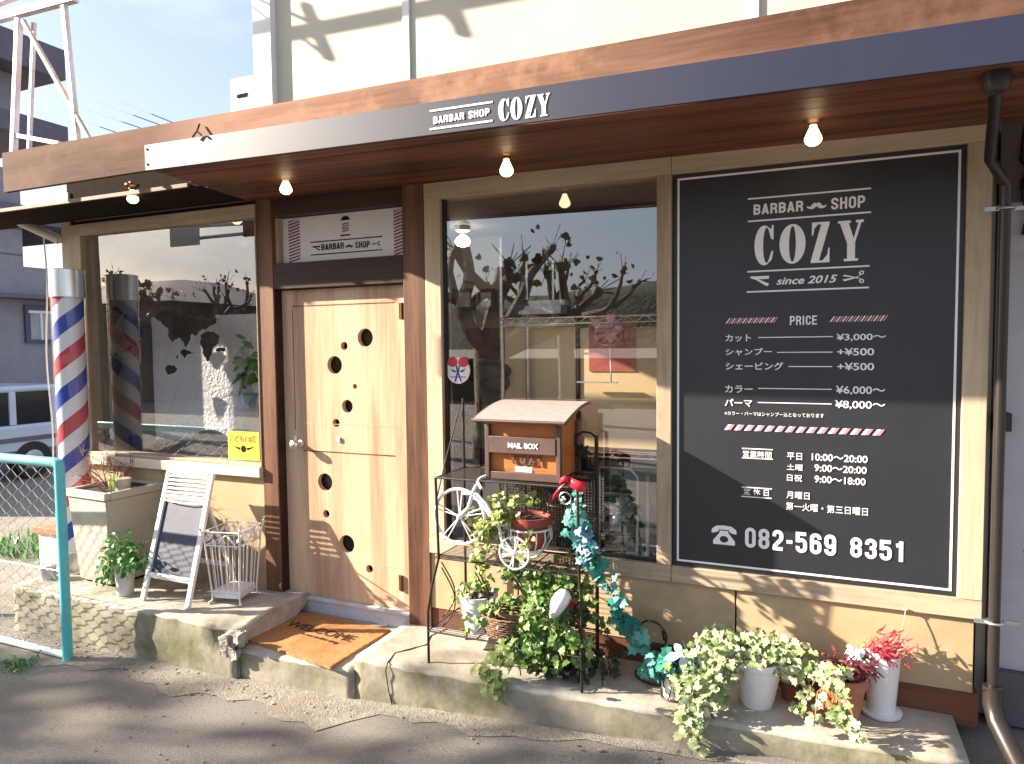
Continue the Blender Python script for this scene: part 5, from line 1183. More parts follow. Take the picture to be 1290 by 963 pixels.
# dark roots and dry stems under the rack
b = MB(); rnd = random.Random(12)
for i in range(42):
    p = Vector((ix+0.08+rnd.gauss(0,.14), -0.26+rnd.gauss(0,.07), TP+0.01)); q = p+Vector((rnd.uniform(-.1,.1),rnd.uniform(-.06,.06),rnd.uniform(.05,.17)))
    b.tube([p, lerp(p,q,.5)+rv()*.02, q], 0.0035, 5)
for i in range(240): b.leaf((ix+0.10+rnd.gauss(0,.13), -0.25+rnd.gauss(0,.07), TP+0.02+abs(rnd.gauss(0,.07))), rnd.uniform(.025,.05), rv(), rv(), IVY)
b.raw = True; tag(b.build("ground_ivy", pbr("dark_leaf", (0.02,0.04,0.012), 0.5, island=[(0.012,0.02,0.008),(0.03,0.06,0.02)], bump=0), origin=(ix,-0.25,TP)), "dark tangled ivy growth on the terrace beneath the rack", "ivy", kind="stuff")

# ---------------------------------------------------------------- pots along the right of the terrace
# wire basket with a white liner
wx, wy = -0.60, -0.30
wbk = root("wire_basket", (wx,wy,TP), "black wire basket with a white pot at the foot of the teal garland", "basket")
b = MB(); b.lathe((wx,wy,TP+0.004), [(0.056,0),(0.074,0.125),(0.078,0.127),(0.068,0.13)], 24, cap1=True); b.build("liner", M_potw, wbk)
b = MB(); b.ring((wx,wy,TP+0.145), 0.084, 0.006, (0,0,1), 28, 6); b.ring((wx,wy,TP+0.006), 0.064, 0.005, (0,0,1), 28, 6)
for k in range(10):
    for s_ in (-1,1):
        b.tube([(wx+(0.064+0.020*t)*math.cos(2*math.pi*(k+s_*t*0.9)/10), wy+(0.064+0.020*t)*math.sin(2*math.pi*(k+s_*t*0.9)/10), TP+0.006+0.139*t) for t in [i/6 for i in range(7)]], 0.0022, 4)
b.build("wire", M_iron, wbk)
b = MB(); c = px(822,800,-0.16); b.ring(c, 0.075, 0.006, (0.2,1,0.1), 30, 6); b.tube([(c.x+.05,c.y,c.z+.03),(c.x+.06,c.y,c.z-.02)], 0.006, 6); b.build("hoop", M_iron, wbk)
foliage("foliage", wbk, M_teall, [((wx-0.03,wy-0.03,TP+0.17),(0.08,0.07,0.05),1),((wx+0.10,wy-0.05,TP+0.15),(0.05,0.04,0.09),0.7)], 90, 0.055, IVY, 13)
foliage("pale_leaves", wbk, pbr("pale_leaf", (0.4,0.5,0.5), 0.5, island=[(0.24,0.38,0.36),(0.52,0.60,0.58)], bump=0), [((px(862,828,-0.38)),(0.06,0.03,0.05),1)], 16, 0.075, OVAL, 14)
b = MB(); b.ring(fz(828,850,TP+0.006), 0.11, 0.006, (0,0,1), 30, 6); tag(b.build("plant_ring", M_iron, origin=tuple(fz(828,850,TP))), "black iron ring lying on the terrace by the wire basket", "iron ring")

# white ribbed pot with variegated ivy
rx_, ry_ = px(953,880,-0.24).x, -0.215
vp = root("potted_ivy", (rx_,ry_,TP), "big variegated ivy spilling from a white ribbed pot over the terrace edge", "potted plant")
ribbed_pot("pot", vp, rx_, ry_, TP, 0.072, 0.112, 0.225, M_potw, ribs=1)
rnd = random.Random(51); b = MB()
v3 = vines(b, [(rx_+rnd.gauss(0,.05),ry_+rnd.gauss(0,.05),TP+0.23) for i in range(0)], rnd, 0.42, drift=(-0.9,-0.3,-0.3), zmin=TP+0.01)
v4 = []
for path in (((900,838,-.38),(880,870,-.46),(864,905,-.50),(857,940,-.51)),((910,850,-.40),(880,880,-.48),(872,915,-.50),(880,948,-.53)),((900,855,-.42),(888,885,-.49),(876,925,-.51),(888,950,-.55)),((930,838,-.36),(905,870,-.45),(900,885,-.48)),((990,820,-.22),(1010,815,-.22),(1018,812,-.22)),((960,820,-.22),(985,845,-.30),(1005,858,-.33))):
    pts = [Vector((rx_,ry_,TP+0.22))]+[px(*q) for q in path]; b.tube(pts, 0.0025, 5); v4.append(pts)
b.build("stems", M_stem, vp)
cl = [(Q(945,814,-.22),(0.16,0.11,0.045),2.0),(Q(905,826,-.32),(0.11,0.07,0.07),2.0),(Q(985,816,-.20),(0.10,0.08,0.045),1.3),(Q(880,862,-.42),(0.085,0.05,0.10),2.0),(Q(910,802,-.2),(0.10,0.07,0.035),0.8),(Q(1003,842,-.22),(0.07,0.05,0.05),0.6),(Q(870,895,-.49),(0.05,0.03,0.07),0.8),(Q(905,862,-.40),(0.04,0.04,0.06),0.7)]
b = MB()
for i in range(980):
    c, rad, w = rnd.choices(cl, [q[2] for q in cl])[0]; p = Vector(c)+Vector((rnd.gauss(0,.52)*rad[0],rnd.gauss(0,.52)*rad[1],rnd.gauss(0,.52)*rad[2]))
    if p.y > -0.03: p.y = -0.04
    if p.z < TP+0.01 and p.y > -0.46: p.z = TP+0.02
    b.leaf(p, rnd.uniform(.020,.044), (rnd.uniform(-1,1),rnd.uniform(-1,.2),rnd.uniform(-1,.3)), (rnd.uniform(-.8,.3),-0.7,0.7), IVY, fold=rnd.uniform(.05,.35))
for pts in v4+v3:
    for i in range(len(pts)-1):
        for k in range(int((pts[i+1]-pts[i]).length*75)+1): b.leaf(lerp(pts[i],pts[i+1],rnd.random())+rv()*0.024, rnd.uniform(.022,.044), (rnd.uniform(-1,1),rnd.uniform(-1,.0),rnd.uniform(-1,.1)), (rnd.uniform(-.7,.3),-0.8,0.6), IVY, fold=rnd.uniform(.05,.3))
b.raw = True; b.build("foliage", M_vari, vp)
# small broken terracotta pot between
p = fz(996,880,TP); b = MB(); b.lathe((p.x,p.y,TP+0.05), [(0.040,-0.05),(0.052,0.05),(0.058,0.052),(0.050,0.056)], 20, cap1=True); tag(b.build("small_pot", pbr("dark_terracotta", (0.20,0.06,0.045), 0.8), origin=(p.x,p.y,TP)), "small dark red clay pot between the white ribbed pot and the terracotta pot", "pot")
# terracotta pot
tx, ty = px(1060,880,-0.22).x, -0.20
tp = root("potted_ivy", (tx,ty,TP), "terracotta pot with dark red leaves and ivy hanging over its front", "potted plant")
b = MB(); b.lathe((tx,ty,TP+0.004), [(0.074,0),(0.100,0.155),(0.112,0.158),(0.116,0.205),(0.104,0.205),(0.098,0.18)], 28, cap1=True); b.build("pot", M_terra, tp)
foliage("dark_foliage", tp, M_wine_l, [((tx+0.03,ty,TP+0.25),(0.11,0.08,0.045),1)], 240, 0.05, LONG, 16)
rnd = random.Random(61); b = MB(); v5 = []
for path in (((1040,850,-.34),(1030,885,-.40),(1024,915,-.42)),((1055,850,-.36),(1058,890,-.41),(1066,925,-.45)),((1062,860,-.37),(1074,900,-.42),(1082,930,-.45)),((1030,850,-.30),(1015,880,-.33),(1003,895,-.34))):
    pts = [Vector((tx,ty,TP+0.19))]+[px(*q) for q in path]; b.tube(pts, 0.0028, 5); v5.append(pts)
b.build("stems", M_stem, tp)
b = MB()
cl = [(Q(1030,845,-.26),(0.06,0.05,0.035),1),(Q(1050,850,-.30),(0.06,0.04,0.04),1.0),(Q(1062,900,-.40),(0.035,0.02,0.07),0.7)]
for i in range(90):
    c, rad, w = rnd.choices(cl, [q[2] for q in cl])[0]; p = Vector(c)+Vector((rnd.gauss(0,.5)*rad[0],rnd.gauss(0,.5)*rad[1],rnd.gauss(0,.5)*rad[2]))
    b.leaf(p, rnd.uniform(.028,.05), (rnd.uniform(-1,1),rnd.uniform(-1,.0),rnd.uniform(-1,.1)), (rnd.uniform(-.7,.3),-0.8,0.5), IVY)
for pts in v5:
    for i in range(1,len(pts)-1):
        for k in range(9): b.leaf(lerp(pts[i],pts[i+1],rnd.random())+rv()*0.018, rnd.uniform(.022,.042), (rnd.uniform(-1,1),rnd.uniform(-1,.0),rnd.uniform(-1,.1)), (rnd.uniform(-.7,.3),-0.8,0.6), IVY)
b.raw = True; b.build("foliage", M_vari, tp)
b = MB()
for i in range(14): b.tube([(tx-0.04,ty-0.08,TP+0.2),(tx-0.05+rnd.gauss(0,.04),ty-0.13,TP+0.16),(tx-0.05+rnd.gauss(0,.05),ty-0.14,TP+0.03+rnd.uniform(0,.08))], 0.003, 5)
b.build("dry_stems", pbr("orange_stem", (0.42,0.15,0.06), 0.8, bump=0), tp)
# tall white pot with red flowers
hx, hy = px(1110,870,-0.09).x, -0.095
hp = root("potted_plant", (hx,hy,TP), "tall white pot with crimson and pink spiky plants by the right wall", "potted plant")
b = MB(); b.lathe((hx,hy,TP), [(0.078,0),(0.086,0.006),(0.088,0.018),(0.070,0.02)], 26, cap1=True); b.build("saucer", M_potw, hp)
b = MB(); b.lathe((hx,hy,TP+0.016), [(0.058,0),(0.078,0.265),(0.074,0.268),(0.068,0.24)], 26, cap1=True); b.build("pot", M_potw, hp)
foliage("foliage", hp, M_redl, [((hx-0.01,hy-0.02,TP+0.305),(0.085,0.07,0.045),2)], 220, 0.038, LONG, 23)
b = MB(); rnd = random.Random(24); c = px(1122,815,-0.1); b.tube([(hx,hy,TP+.26),(c.x-.01,c.y,c.z-.05),c], 0.003, 5)
for i in range(170): b.leaf(c+Vector((rnd.gauss(0,.032),rnd.gauss(0,.03),rnd.gauss(0,.032))), rnd.uniform(.03,.055), rv()+Vector((0.5,0,0.3)), rv(), LONG)
b.raw = True; b.build("flower_spray", pbr("coral_leaf", (0.6,0.13,0.13), 0.5, island=[(0.50,0.07,0.09),(0.72,0.24,0.22)], bump=0, trans=0.25), hp)
foliage("pale_rosette", hp, M_potw, [((hx-0.085,hy-0.05,TP+0.29),(0.05,0.04,0.05),1)], 40, 0.05, OVAL, 25)
b = MB(); p0, p1 = px(1141,768,-0.03), px(1134,800,-0.06); b.tube([p0, lerp(p0,p1,.5)+Vector((.004,0,0)), p1, px(1128,812,-.09)], 0.0022, 5); b.blob(p0, 0.010, (1.4,.6,.8), 1); tag(b.build("string", M_frame, origin=tuple(p0)), "thin tan string tied to a nail under the price board frame", "string")

# ---------------------------------------------------------------- inside the shop
RF = 0.235
sc1 = MB(); p0, p1 = px(188,330,0.30), px(345,600,0.30); sc1.box(p0.x, -3.30, 0.30, 0.36, RF, 2.2)
tag(sc1.build("partition", M_stucco, origin=(-3.8,0.66,RF)), "sunlit white textured partition behind the left window", "partition")
for (u, v), yy, lb in (((583,303),1.15,"small lit lamp hanging inside the shop at the upper left of the middle window"),((308,262),0.95,"small lamp added inside the shop to brighten the room behind the left window")):  # the left-window lamp is an addition that brightens the room
    p = fy(u, v, yy); r_ = root("ceiling_lamp", (p.x,yy,2.86), lb, "lamp"); b = MB(); b.lathe((p.x,yy,2.858), [(0.06,0),(0.06,-0.03),(0.02,-0.05)], 18); b.tube([(p.x,yy,2.82),(p.x,yy,p.z+0.03)], 0.006, 6); b.build("mount", M_white, r_)
    b = MB(); b.lathe((p.x,yy,p.z+0.04), [(0.02,0),(0.045,-0.02),(0.06,-0.05),(0.045,-0.08),(0.0,-0.095)], 24, cap0=True); b.build("shade", emit_mat("lamp_shade_glow", (1.0,0.92,0.80), 4.0), r_)
M_map = pbr("map_transfer", (0.006,0.006,0.006), 1.0, bump=0, spec=0.0)
# world map transfer on the left pane
wm_ = root("window_map", (-4.4,0.017,H-0.2), "black world map transfer with reversed lettering on the left window", "window transfer")
def M2(x, y): p = fy(x/3.106, 250+y/3.106, 0.017); return (p.x, p.z)
CONT = [[(410,440),(450,420),(475,445),(465,470),(445,500),(425,490),(412,465)],
 [(470,470),(485,452),(500,455),(515,470),(540,480),(560,478),(580,485),(582,505),(560,515),(545,550),(525,575),(512,572),(500,560),(490,545),(478,525),(470,505),(462,495)],
 [(505,572),(520,578),(505,592),(490,600),(470,605),(465,598),(488,590)],
 [(425,610),(440,604),(455,608),(480,625),(475,655),(460,690),(450,702),(442,680),(430,650)],
 [(600,462),(618,448),(640,440),(662,442),(680,430),(702,432),(720,425),(740,438),(760,440),(780,432),(800,432),(820,440),(835,455),(845,475),(840,490),(815,500),(800,515),(785,512),(775,520),(760,540),(745,530),(735,560),(722,585),(712,560),(695,545),(680,552),(670,565),(658,548),(650,540),(655,515),(640,500),(635,495),(622,480),(615,478)],
 [(780,535),(800,522),(830,522),(855,540),(850,565),(835,580),(825,610),(808,640),(795,620),(790,590),(778,565)],
 [(642,665),(655,652),(680,655),(690,670),(675,685),(650,690)],[(840,590),(862,584),(880,592),(868,600),(845,600)],[(700,600),(716,590),(740,598),(752,606),(730,610),(716,625)],[(680,620),(694,612),(690,628)],[(930,690),(950,684),(962,694),(944,700)]]
f = Flat()
for c in CONT:
    q = []                                              # roughen the coast line
    rnd = random.Random(len(c)); n = len(c)
    for i in range(n):
        a, c2 = Vector(c[i]), Vector(c[(i+1)%n]); q.append(tuple(a)); nn = Vector((c2.y-a.y, a.x-c2.x)).normalized() if (c2-a).length > 0 else Vector((0,0))
        for t in (0.33,0.66): q.append(tuple(lerp(a,c2,t)+nn*rnd.uniform(-3,3)))
    f.loops([[M2(*p) for p in q]])
f.build("continents", M_map, wm_, 0.027, 0.001)
f = Flat(); f.text("Map  of  the  world", M2(515,392), M2(810,354), mirror=True, bold=0.005)
f.line(M2(845,402), M2(885,398), 0.006); f.line(M2(866,385), M2(866,418), 0.006); f.build("lettering", M_map, wm_, 0.027, 0.001)
# yellow sticker
ys = root("window_sticker", (-3.58,0.015,H-0.66), "yellow sticker with red writing in the lower right corner of the left window", "sticker")
q0, q1 = fy(288,578,0.016), fy(326,545,0.016)
b = MB(); b.box(q0.x, q1.x, 0.0155, 0.0195, q0.z, q1.z); b.build("sheet", M_yellow, ys)
f = Flat(); f.text("こども110番", (q0.x+0.02,q1.z-0.075), (q1.x-0.02,q1.z-0.025), bold=0.01); f.build("lettering", M_red, ys, 0.0145, 0.001)
f = Flat(); zc = q0.z+0.075; xc = (q0.x+q1.x)/2
f.loops([circ(xc,zc,0.024,20)]); f.poly([(xc-0.10,zc+0.02),(xc-0.035,zc-0.01),(xc-0.03,zc+0.008)]); f.poly([(xc+0.10,zc+0.02),(xc+0.03,zc+0.008),(xc+0.035,zc-0.01)]); f.build("emblem", M_ink, ys, 0.0145, 0.001)
# round sticker
c = fy(577,467,0.016); rs = root("window_sticker", (c.x,0.016,c.z), "round white sticker with red and blue emblem on the middle window", "sticker")
b = MB(); b.lathe((c.x,0.0195,c.z), [(0.078,0),(0.078,0.004)], 36, axis=(0,-1,0), cap1=True); b.build("disc", M_white, rs)
f = Flat(); 
for s_ in (-1,1): f.loops([circ(c.x+s_*0.036,c.z+0.050,0.030,20,0.034)])
f.build("red_mark", M_red, rs, 0.0148, 0.0008)
f = Flat(); f.line((c.x-0.02,c.z-0.065),(c.x+0.012,c.z+0.03),0.010); f.line((c.x+0.02,c.z-0.065),(c.x-0.012,c.z+0.03),0.010); f.line((c.x-0.05,c.z-0.038),(c.x+0.05,c.z-0.038),0.005); f.build("blue_mark", M_blue, rs, 0.0145, 0.0008)
f = Flat()
for s_ in (-1,1): f.loops([[(c.x,c.z-0.005),(c.x+s_*0.03,c.z+0.004),(c.x+s_*0.052,c.z+0.012),(c.x+s_*0.03,c.z-0.012)]])
f.build("green_mark", M_ivy, rs, 0.0142, 0.0008)
# framed poster, seen through the left window
b = MB(); p0, p1 = px(138,545,1.2), px(190,365,1.2); fp = root("framed_poster", ((p0.x+p1.x)/2,1.2,p0.z), "tall framed poster on the wall behind the left window", "poster")
b.box(p0.x,p1.x,1.20,1.24,p0.z,p1.z); b.build("frame", M_black, fp)
b = MB(); b.box(p0.x+.05,p1.x-.05,1.192,1.199,p0.z+.05,p1.z-.05); b.build("print", pbr("poster_print", (0.03,0.03,0.03), 0.5, scale=5, col2=(0.34,0.28,0.20), lo=0.45, hi=0.55, bump=0, dirt=(0.25,0.06,0.05), dscale=3), fp)
b = MB(); b.box(-5.3,p1.x+0.25,1.242,1.30,RF,2.86); tag(b.build("room_divider", M_inwall, origin=(-5,1.27,RF)), "plain wall inside the shop carrying the framed poster", "wall")
# plant with a blue pot at the right edge of the left window
q = px(322,500,0.35); hpn = root("potted_plant", (q.x,0.35,RF), "tall leafy plant in a blue pot at the right edge of the left window", "potted plant")
b = MB(); b.lathe((q.x,0.35,q.z-0.06), [(0.05,-0.02),(0.09,0.08),(0.095,0.09)], 20, cap1=True); b.build("pot", pbr("blue_pot", (0.10,0.22,0.45), 0.4), hpn)
b = MB(); b.lathe((q.x,0.35,RF), [(0.16,0),(0.15,q.z-RF-0.1),(0.1,q.z-RF-0.08)], 16, cap1=True); b.build("pedestal", M_galv, hpn)
foliage("foliage", hpn, M_green, [((q.x,0.35,q.z+0.22),(0.10,0.10,0.22),1)], 90, 0.13, OVAL, 33)
# low black furniture seen along the bottom of the left window
b = MB(); b.box(-5.1,-3.45,0.30,0.55,RF,H-0.70); tag(b.build("low_cabinet", M_black, origin=(-4.3,.42,RF), bevel=0.01), "low dark cabinet along the bottom of the left window", "cabinet")
b = MB(); q = px(262,560,0.2); b.blob((q.x,0.22,q.z-0.02),0.16,(1.2,0.6,0.8),3); b.blob((q.x+0.05,0.24,q.z-0.1),0.2,(1.2,0.6,0.7),3); tag(b.build("salon_chair_back", M_black, origin=(q.x,.22,q.z-.2)), "black padded chair back behind the left window beside the yellow sticker", "chair")
# middle window: cream boards, chrome shelving and things on it
cz = px(690,412,0.26).z; CB = px(780,572,0.26).z
b = MB(); x0, x1 = px(636,450,0.26).x, px(725,450,0.26).x; b.box(x0,x1,0.26,0.285,CB,cz); tag(b.build("cream_board", M_cream, origin=((x0+x1)/2,.6,RF)), "cream backing board with a dark right edge behind the mailbox", "board")
x2, x3 = px(731,450,0.26).x, 0.1
b = MB(); b.box(x2,x3,0.26,0.285,CB,cz-0.01); tag(b.build("cream_board", M_cream, origin=(x2+.3,.6,RF)), "cream backing board at the right side of the middle window", "board")
b = MB(); b.box(x1+0.004,x2-0.004,0.25,0.29,RF,cz+0.0); tag(b.build("timber_strip", M_header, origin=(x1,.6,RF)), "narrow brown timber strip between the two cream boards", "strip")
b = MB(); b.box(px(634,410,0.24).x,px(726,410,0.24).x,0.20,0.258,cz+0.002,cz+0.045); tag(b.build("white_ledge", M_white, origin=(-1.3,.55,cz)), "white ledge on top of the left cream board", "ledge")
ch = root("chrome_shelving", (-0.9,0.42,RF), "chrome wire shelving unit behind the middle window", "shelving")
for v in (399, 566):
    z = px(740,v,0.15).z; b = MB()
    xa, xb = px(632,v,0.15).x, -0.30
    for dz in (0,0.035): b.tube([(xa,0.12,z-dz),(xb,0.12,z-dz)], 0.005, 6)
    n = 26; b.tube([(xa+(xb-xa)*i/n,0.12,z-(0.035 if i % 2 else 0)) for i in range(n+1)], 0.0035, 5)
    for i in range(18): b.tube([(xa,0.12+i*0.007,z),(xb,0.12+i*0.007,z)], 0.0025, 4)
    b.build("shelf", M_chrome, ch)
for u, y in ((632,0.13),(664,0.23),(697,0.32)):
    x = px(u,400,y).x; b = MB(); b.tube([(x,y,RF),(x,y,px(u,300 if u < 640 else 330,y).z)], 0.012, 8); b.build("shelf_post", M_chrome, ch)
b = MB(); q0, q1 = px(727,481.5,0.2), px(778,481.5,0.2); b.box(q0.x,q1.x,0.19,0.21,q0.z-0.004,q0.z+0.004); tag(b.build("white_strip", M_white, origin=tuple(q0)), "thin white rod across the right cream board", "rod")
zt_ = px(740,395,0.19).z
b = MB(); q = px(655,390,0.19); b.blob((q.x,0.19,q.z+0.01),0.10,(1.2,0.7,0.5),3); b.ring((q.x-0.03,0.19,q.z+0.10),0.07,0.008,(0.1,1,0),20,6); tag(b.build("black_bag", M_black, origin=(q.x,.42,zt_)), "black handbag on top of the chrome shelving", "bag")
b = MB(); q = px(690,392,0.19); b.box(q.x-0.16,q.x+0.1,0.13,0.24,zt_+0.002,zt_+0.05); b.box(q.x-0.1,q.x+0.12,0.14,0.23,zt_+0.051,zt_+0.08); tag(b.build("paper_stack", M_galv, origin=(q.x,.42,zt_)), "stack of grey papers on top of the chrome shelving", "papers")
bl = px(768,414,0.145); bo = root("clear_balloon", (bl.x,0.145,bl.z), "see-through round balloon with pink hearts in the middle window", "balloon")
b = MB(); b.blob(bl, 0.105, sub=4); b.build("skin", glass_mat("balloon_skin", 0.10, (0.90,0.78,0.78)), bo)
b = MB(); rnd = random.Random(3)
HEART = [(0,-0.6),(0.5,0),(0.5,0.35),(0.25,0.5),(0,0.3),(-0.25,0.5),(-0.5,0.35),(-0.5,0)]
for dx, dz, s_ in ((-0.055,0.03,0.045),(0.03,0.05,0.05),(0.03,-0.05,0.06),(-0.05,-0.05,0.035),(0.07,0.0,0.03)):
    yy = bl.y-math.sqrt(max(0.0001,0.109**2-dx*dx-dz*dz)); vs = [b.b.verts.new((bl.x+dx+hx_*s_, yy-0.004, bl.z+dz+hz__*s_)) for hx_, hz__ in HEART]; b.b.faces.new(vs)
b.build("hearts", M_pink, bo)
b = MB(); b.tube([bl-Vector((0,0,.105)), bl+Vector((.01,0,-.3))], 0.004, 5); b.build("stick", M_white, bo)
b = MB(); q0, q1 = px(742,468,0.25), px(800,400,0.25); b.box(q0.x,q1.x,0.252,0.258,q0.z,q1.z); tag(b.build("red_poster", pbr("red_print", (0.42,0.05,0.05), 0.5, scale=3, col2=(0.62,0.26,0.20), bump=0), origin=tuple(q0)), "red printed sheet behind the clear balloon", "poster")
for i, u in enumerate((563,588,615)):
    q0, q1 = px(u-10,392,1.6), px(u+11,364,1.6); r_ = root("picture_frame", ((q0.x+q1.x)/2,1.6,q0.z), ("leftmost of three small framed pictures in a row high inside the middle window","middle one of three small framed pictures in a row high inside the middle window","rightmost of three small framed pictures in a row high inside the middle window")[i], "picture", "row of small framed pictures")
    b = MB(); b.box(q0.x,q1.x,1.56,1.60,q0.z,q1.z); b.build("frame", M_header, r_)
    b = MB(); b.box(q0.x+.03,q1.x-.03,1.552,1.559,q0.z+.03,q1.z-.03); b.build("print", M_galv, r_)
b = MB(); x0, x1 = px(535,500,1.62).x, px(634,500,1.62).x; b.box(x0-0.5,x1,1.62,1.70,RF,2.85); tag(b.build("room_divider", M_inwall, origin=(x0,1.66,RF)), "tan wall inside the middle window carrying three small pictures", "wall")
b = MB(); q0, q1 = px(566,470,1.3), px(618,412,1.3); b.box(q0.x,q1.x,1.59,1.612,q0.z,q1.z); tag(b.build("wall_poster", pbr("dark_red_print", (0.10,0.03,0.03), 0.5, scale=4, col2=(0.30,0.09,0.08), bump=0), origin=(q0.x,1.6,q0.z)), "dark red poster under the three small pictures inside", "poster")
b = MB(); q = px(612,468,0.25); b.blob((q.x,0.25,q.z),0.13,(1.3,0.7,0.6),3,0.05); b.blob((q.x+.06,.25,q.z-.06),0.10,(1,0.7,0.8),3,0.05); tag(b.build("hair_dryer_hood", M_black, origin=tuple(q)), "dark rounded object hanging on the left shelf post inside", "salon tool")
lw = root("white_counter", (-2.0,0.7,RF), "white drawer counter low inside the middle window, left of the mailbox", "counter")
q0, q1 = px(557,640,0.55), px(612,518,0.55); b = MB(); b.box(q0.x-0.3,q1.x+0.15,0.55,0.95,RF,q1.z); b.build("body", M_white, lw)
for k in range(3): b = MB(); z = q1.z-0.12-k*0.17; b.box(q0.x-0.27,q1.x+0.12,0.535,0.549,z-0.06,z+0.06); b.build("drawer", M_white, lw, bevel=0.004)
f = Flat(); 
for i, l in enumerate((LET_C,LET_O,LET_Z,LET_Y)): f.loops(fit(l, (px(567,515,0.6).x+i*0.062, q1.z+0.004), (px(567,515,0.6).x+i*0.062+0.050, q1.z+0.075)))
tag(f.build("wooden_letters", M_frame, None, 0.62, 0.02), "row of brown letters standing on the white counter inside", "letters")
b = MB(); rnd = random.Random(2); q = px(588,555,0.35)
for i in range(26): b.leaf((q.x+rnd.gauss(0,.06),0.36,q.z+rnd.gauss(0,.08)), rnd.uniform(.09,.16), rv(), (0,-1,.3), OVAL)
b.tube([(q.x,.36,RF),(q.x+.01,.36,q.z)], 0.01, 6); b.raw = True
tag(b.build("house_plant", M_green, origin=(q.x,.36,RF)), "big leaved house plant inside the window left of the mailbox", "plant")
tr = root("equipment_rack", (-0.6,0.45,RF), "dark wire equipment rack with trays inside the right of the middle window", "rack")
for k, v in enumerate((628,652,676,696)):
    q0, q1 = px(756,v,0.12), px(800,v,0.12); b = MB(); b.box(q0.x,q1.x,0.12,0.245,q0.z-0.02,q0.z+0.012); b.build("tray", pbr("tray_grey", (0.06,0.06,0.06), 0.4, bump=0), tr, bevel=0.004)
b = MB(); q0, q1 = px(755,710,0.10), px(803,592,0.10); b.tube([(q0.x,.10,q0.z),(q0.x,.10,q1.z),(q1.x-.04,.10,q1.z),(q1.x,.10,q1.z-.04),(q1.x,.10,q0.z)], 0.010, 8); b.build("frame", M_steel, tr)
b = MB(); q0, q1 = px(816,710,0.10), px(816,600,0.10); b.tube([(q0.x,.10,RF),(q0.x,.10,q1.z)], 0.012, 8); b.tube([(q0.x-.03,.10,q0.z+.1),(q0.x+.09,.10,q0.z+.1)], 0.007, 6); b.build("side_post", M_steel, tr)
b = MB(); rnd = random.Random(6); q = px(786,640,0.085)
for i in range(22): b.leaf(q+Vector((rnd.gauss(0,.03),0,rnd.gauss(0,.03))), rnd.uniform(.05,.09), rv(), (0,-1,.3), OVAL)
b.raw = True; tag(b.build("silver_flower", M_steel, origin=tuple(q)), "silver artificial flower on the dark equipment rack inside", "flower")

b = MB(); q0, q1 = px(728,575,0.24), px(840,720,0.24); b.box(q0.x-0.9,0.1,0.30,0.34,RF,q0.z); tag(b.build("dark_curtain", M_black, origin=(-1,.32,RF)), "dark backing cloth below the cream boards behind the equipment rack", "cloth")
# ---------------------------------------------------------------- on the roof and behind the shop
rfm = root("roof_frame", (-4.0,-0.6,H+1.16), "pale steel sign frame with rusty braces standing on the eave roof", "roof frame")
ry = -0.62
def R2(u, v, y=ry): return fy(u, v, y)
zb0 = H+1.17
b = MB(); p, q = R2(14,185), R2(24,24); b.bar((p.x,ry,zb0-0.02), (q.x,ry,q.z), 0.035, 0.035); b.build("post", M_lilac, rfm)
p, q = R2(22,185), R2(31,24)
b = MB(); b.bar((p.x+0.0,ry+0.06,zb0-0.02), (q.x,ry+0.06,q.z), 0.022, 0.022); b.build("post", M_lilac, rfm)
topz = R2(24,22).z
b = MB(); pa_, pb_ = R2(-40,33), R2(95,-3); b.bar(pa_, pb_, 0.045, 0.05); b.build("beam", M_lilac, rfm)
b = MB(); pa_, pb_ = R2(-20,8), R2(60,-22); b.bar(pa_, pb_, 0.045, 0.05); b.build("beam", M_lilac, rfm)
b = MB(); b.bar(R2(80,0), (R2(99,175).x,ry,zb0-0.02), 0.03, 0.03); b.build("post", M_lilac, rfm)
b = MB(); b.bar(R2(29,26), (R2(126,168).x,ry,zb0), 0.024, 0.024); b.build("brace", M_rust, rfm)
b = MB(); b.bar((R2(16,170).x,ry,R2(16,170).z), R2(75,181), 0.02, 0.025); b.build("brace", M_lilac, rfm)
# the same frame carries on above the picture and throws the shadow of its beam and lamp arms on the cream wall
def back(u, v): q = fy(u, v, 0.15); return q+SUN*(0.70/abs(SUN.y))
ba, bb_ = back(330,50), back(650,-10); sl = (bb_.z-ba.z)/(bb_.x-ba.x)
b = MB(); b.bar((ba.x-0.4,-0.55,ba.z-0.4*sl),(2.6,-0.55,ba.z+(2.6-ba.x)*sl),0.05,0.05); b.build("beam", M_lilac, rfm)
b = MB(); b.bar((2.6,-0.55,zb0),(2.6,-0.55,ba.z+(2.6-ba.x)*sl),0.05,0.05); b.build("post", M_lilac, rfm)
for us in ((333,10,415,75),(515,-35,585,45),(1195,-140,1262,-2)):
    q0, q1 = back(us[0],us[1]), back(us[2],us[3]); mid_ = lerp(q0,q1,0.62); top_ = lerp(q0,q1,0.85)+Vector((-0.10,0,0.32))
    b = MB(); b.bar(q0, q1, 0.012, 0.016); b.build("lamp_arm", M_lilac, rfm)
    b = MB(); b.bar(q0+Vector((0.05,0,0.02)), mid_+Vector((0.12,0,0.06)), 0.016, 0.022); b.build("lamp_arm", M_lilac, rfm)
    b = MB(); b.bar(q1, top_, 0.034, 0.034); b.build("lamp_arm", M_lilac, rfm)
ac = root("air_conditioner", (-4.35,0.9,3.2), "white air conditioner unit beside the upper storey wall", "air conditioner")
p0, p1 = fy(291,150,0.9), fy(329,92,0.9)
b = MB(); b.box(p0.x,p1.x+0.15,0.9,1.2,p0.z-0.4,p1.z); b.build("case", M_white, ac, bevel=0.01)
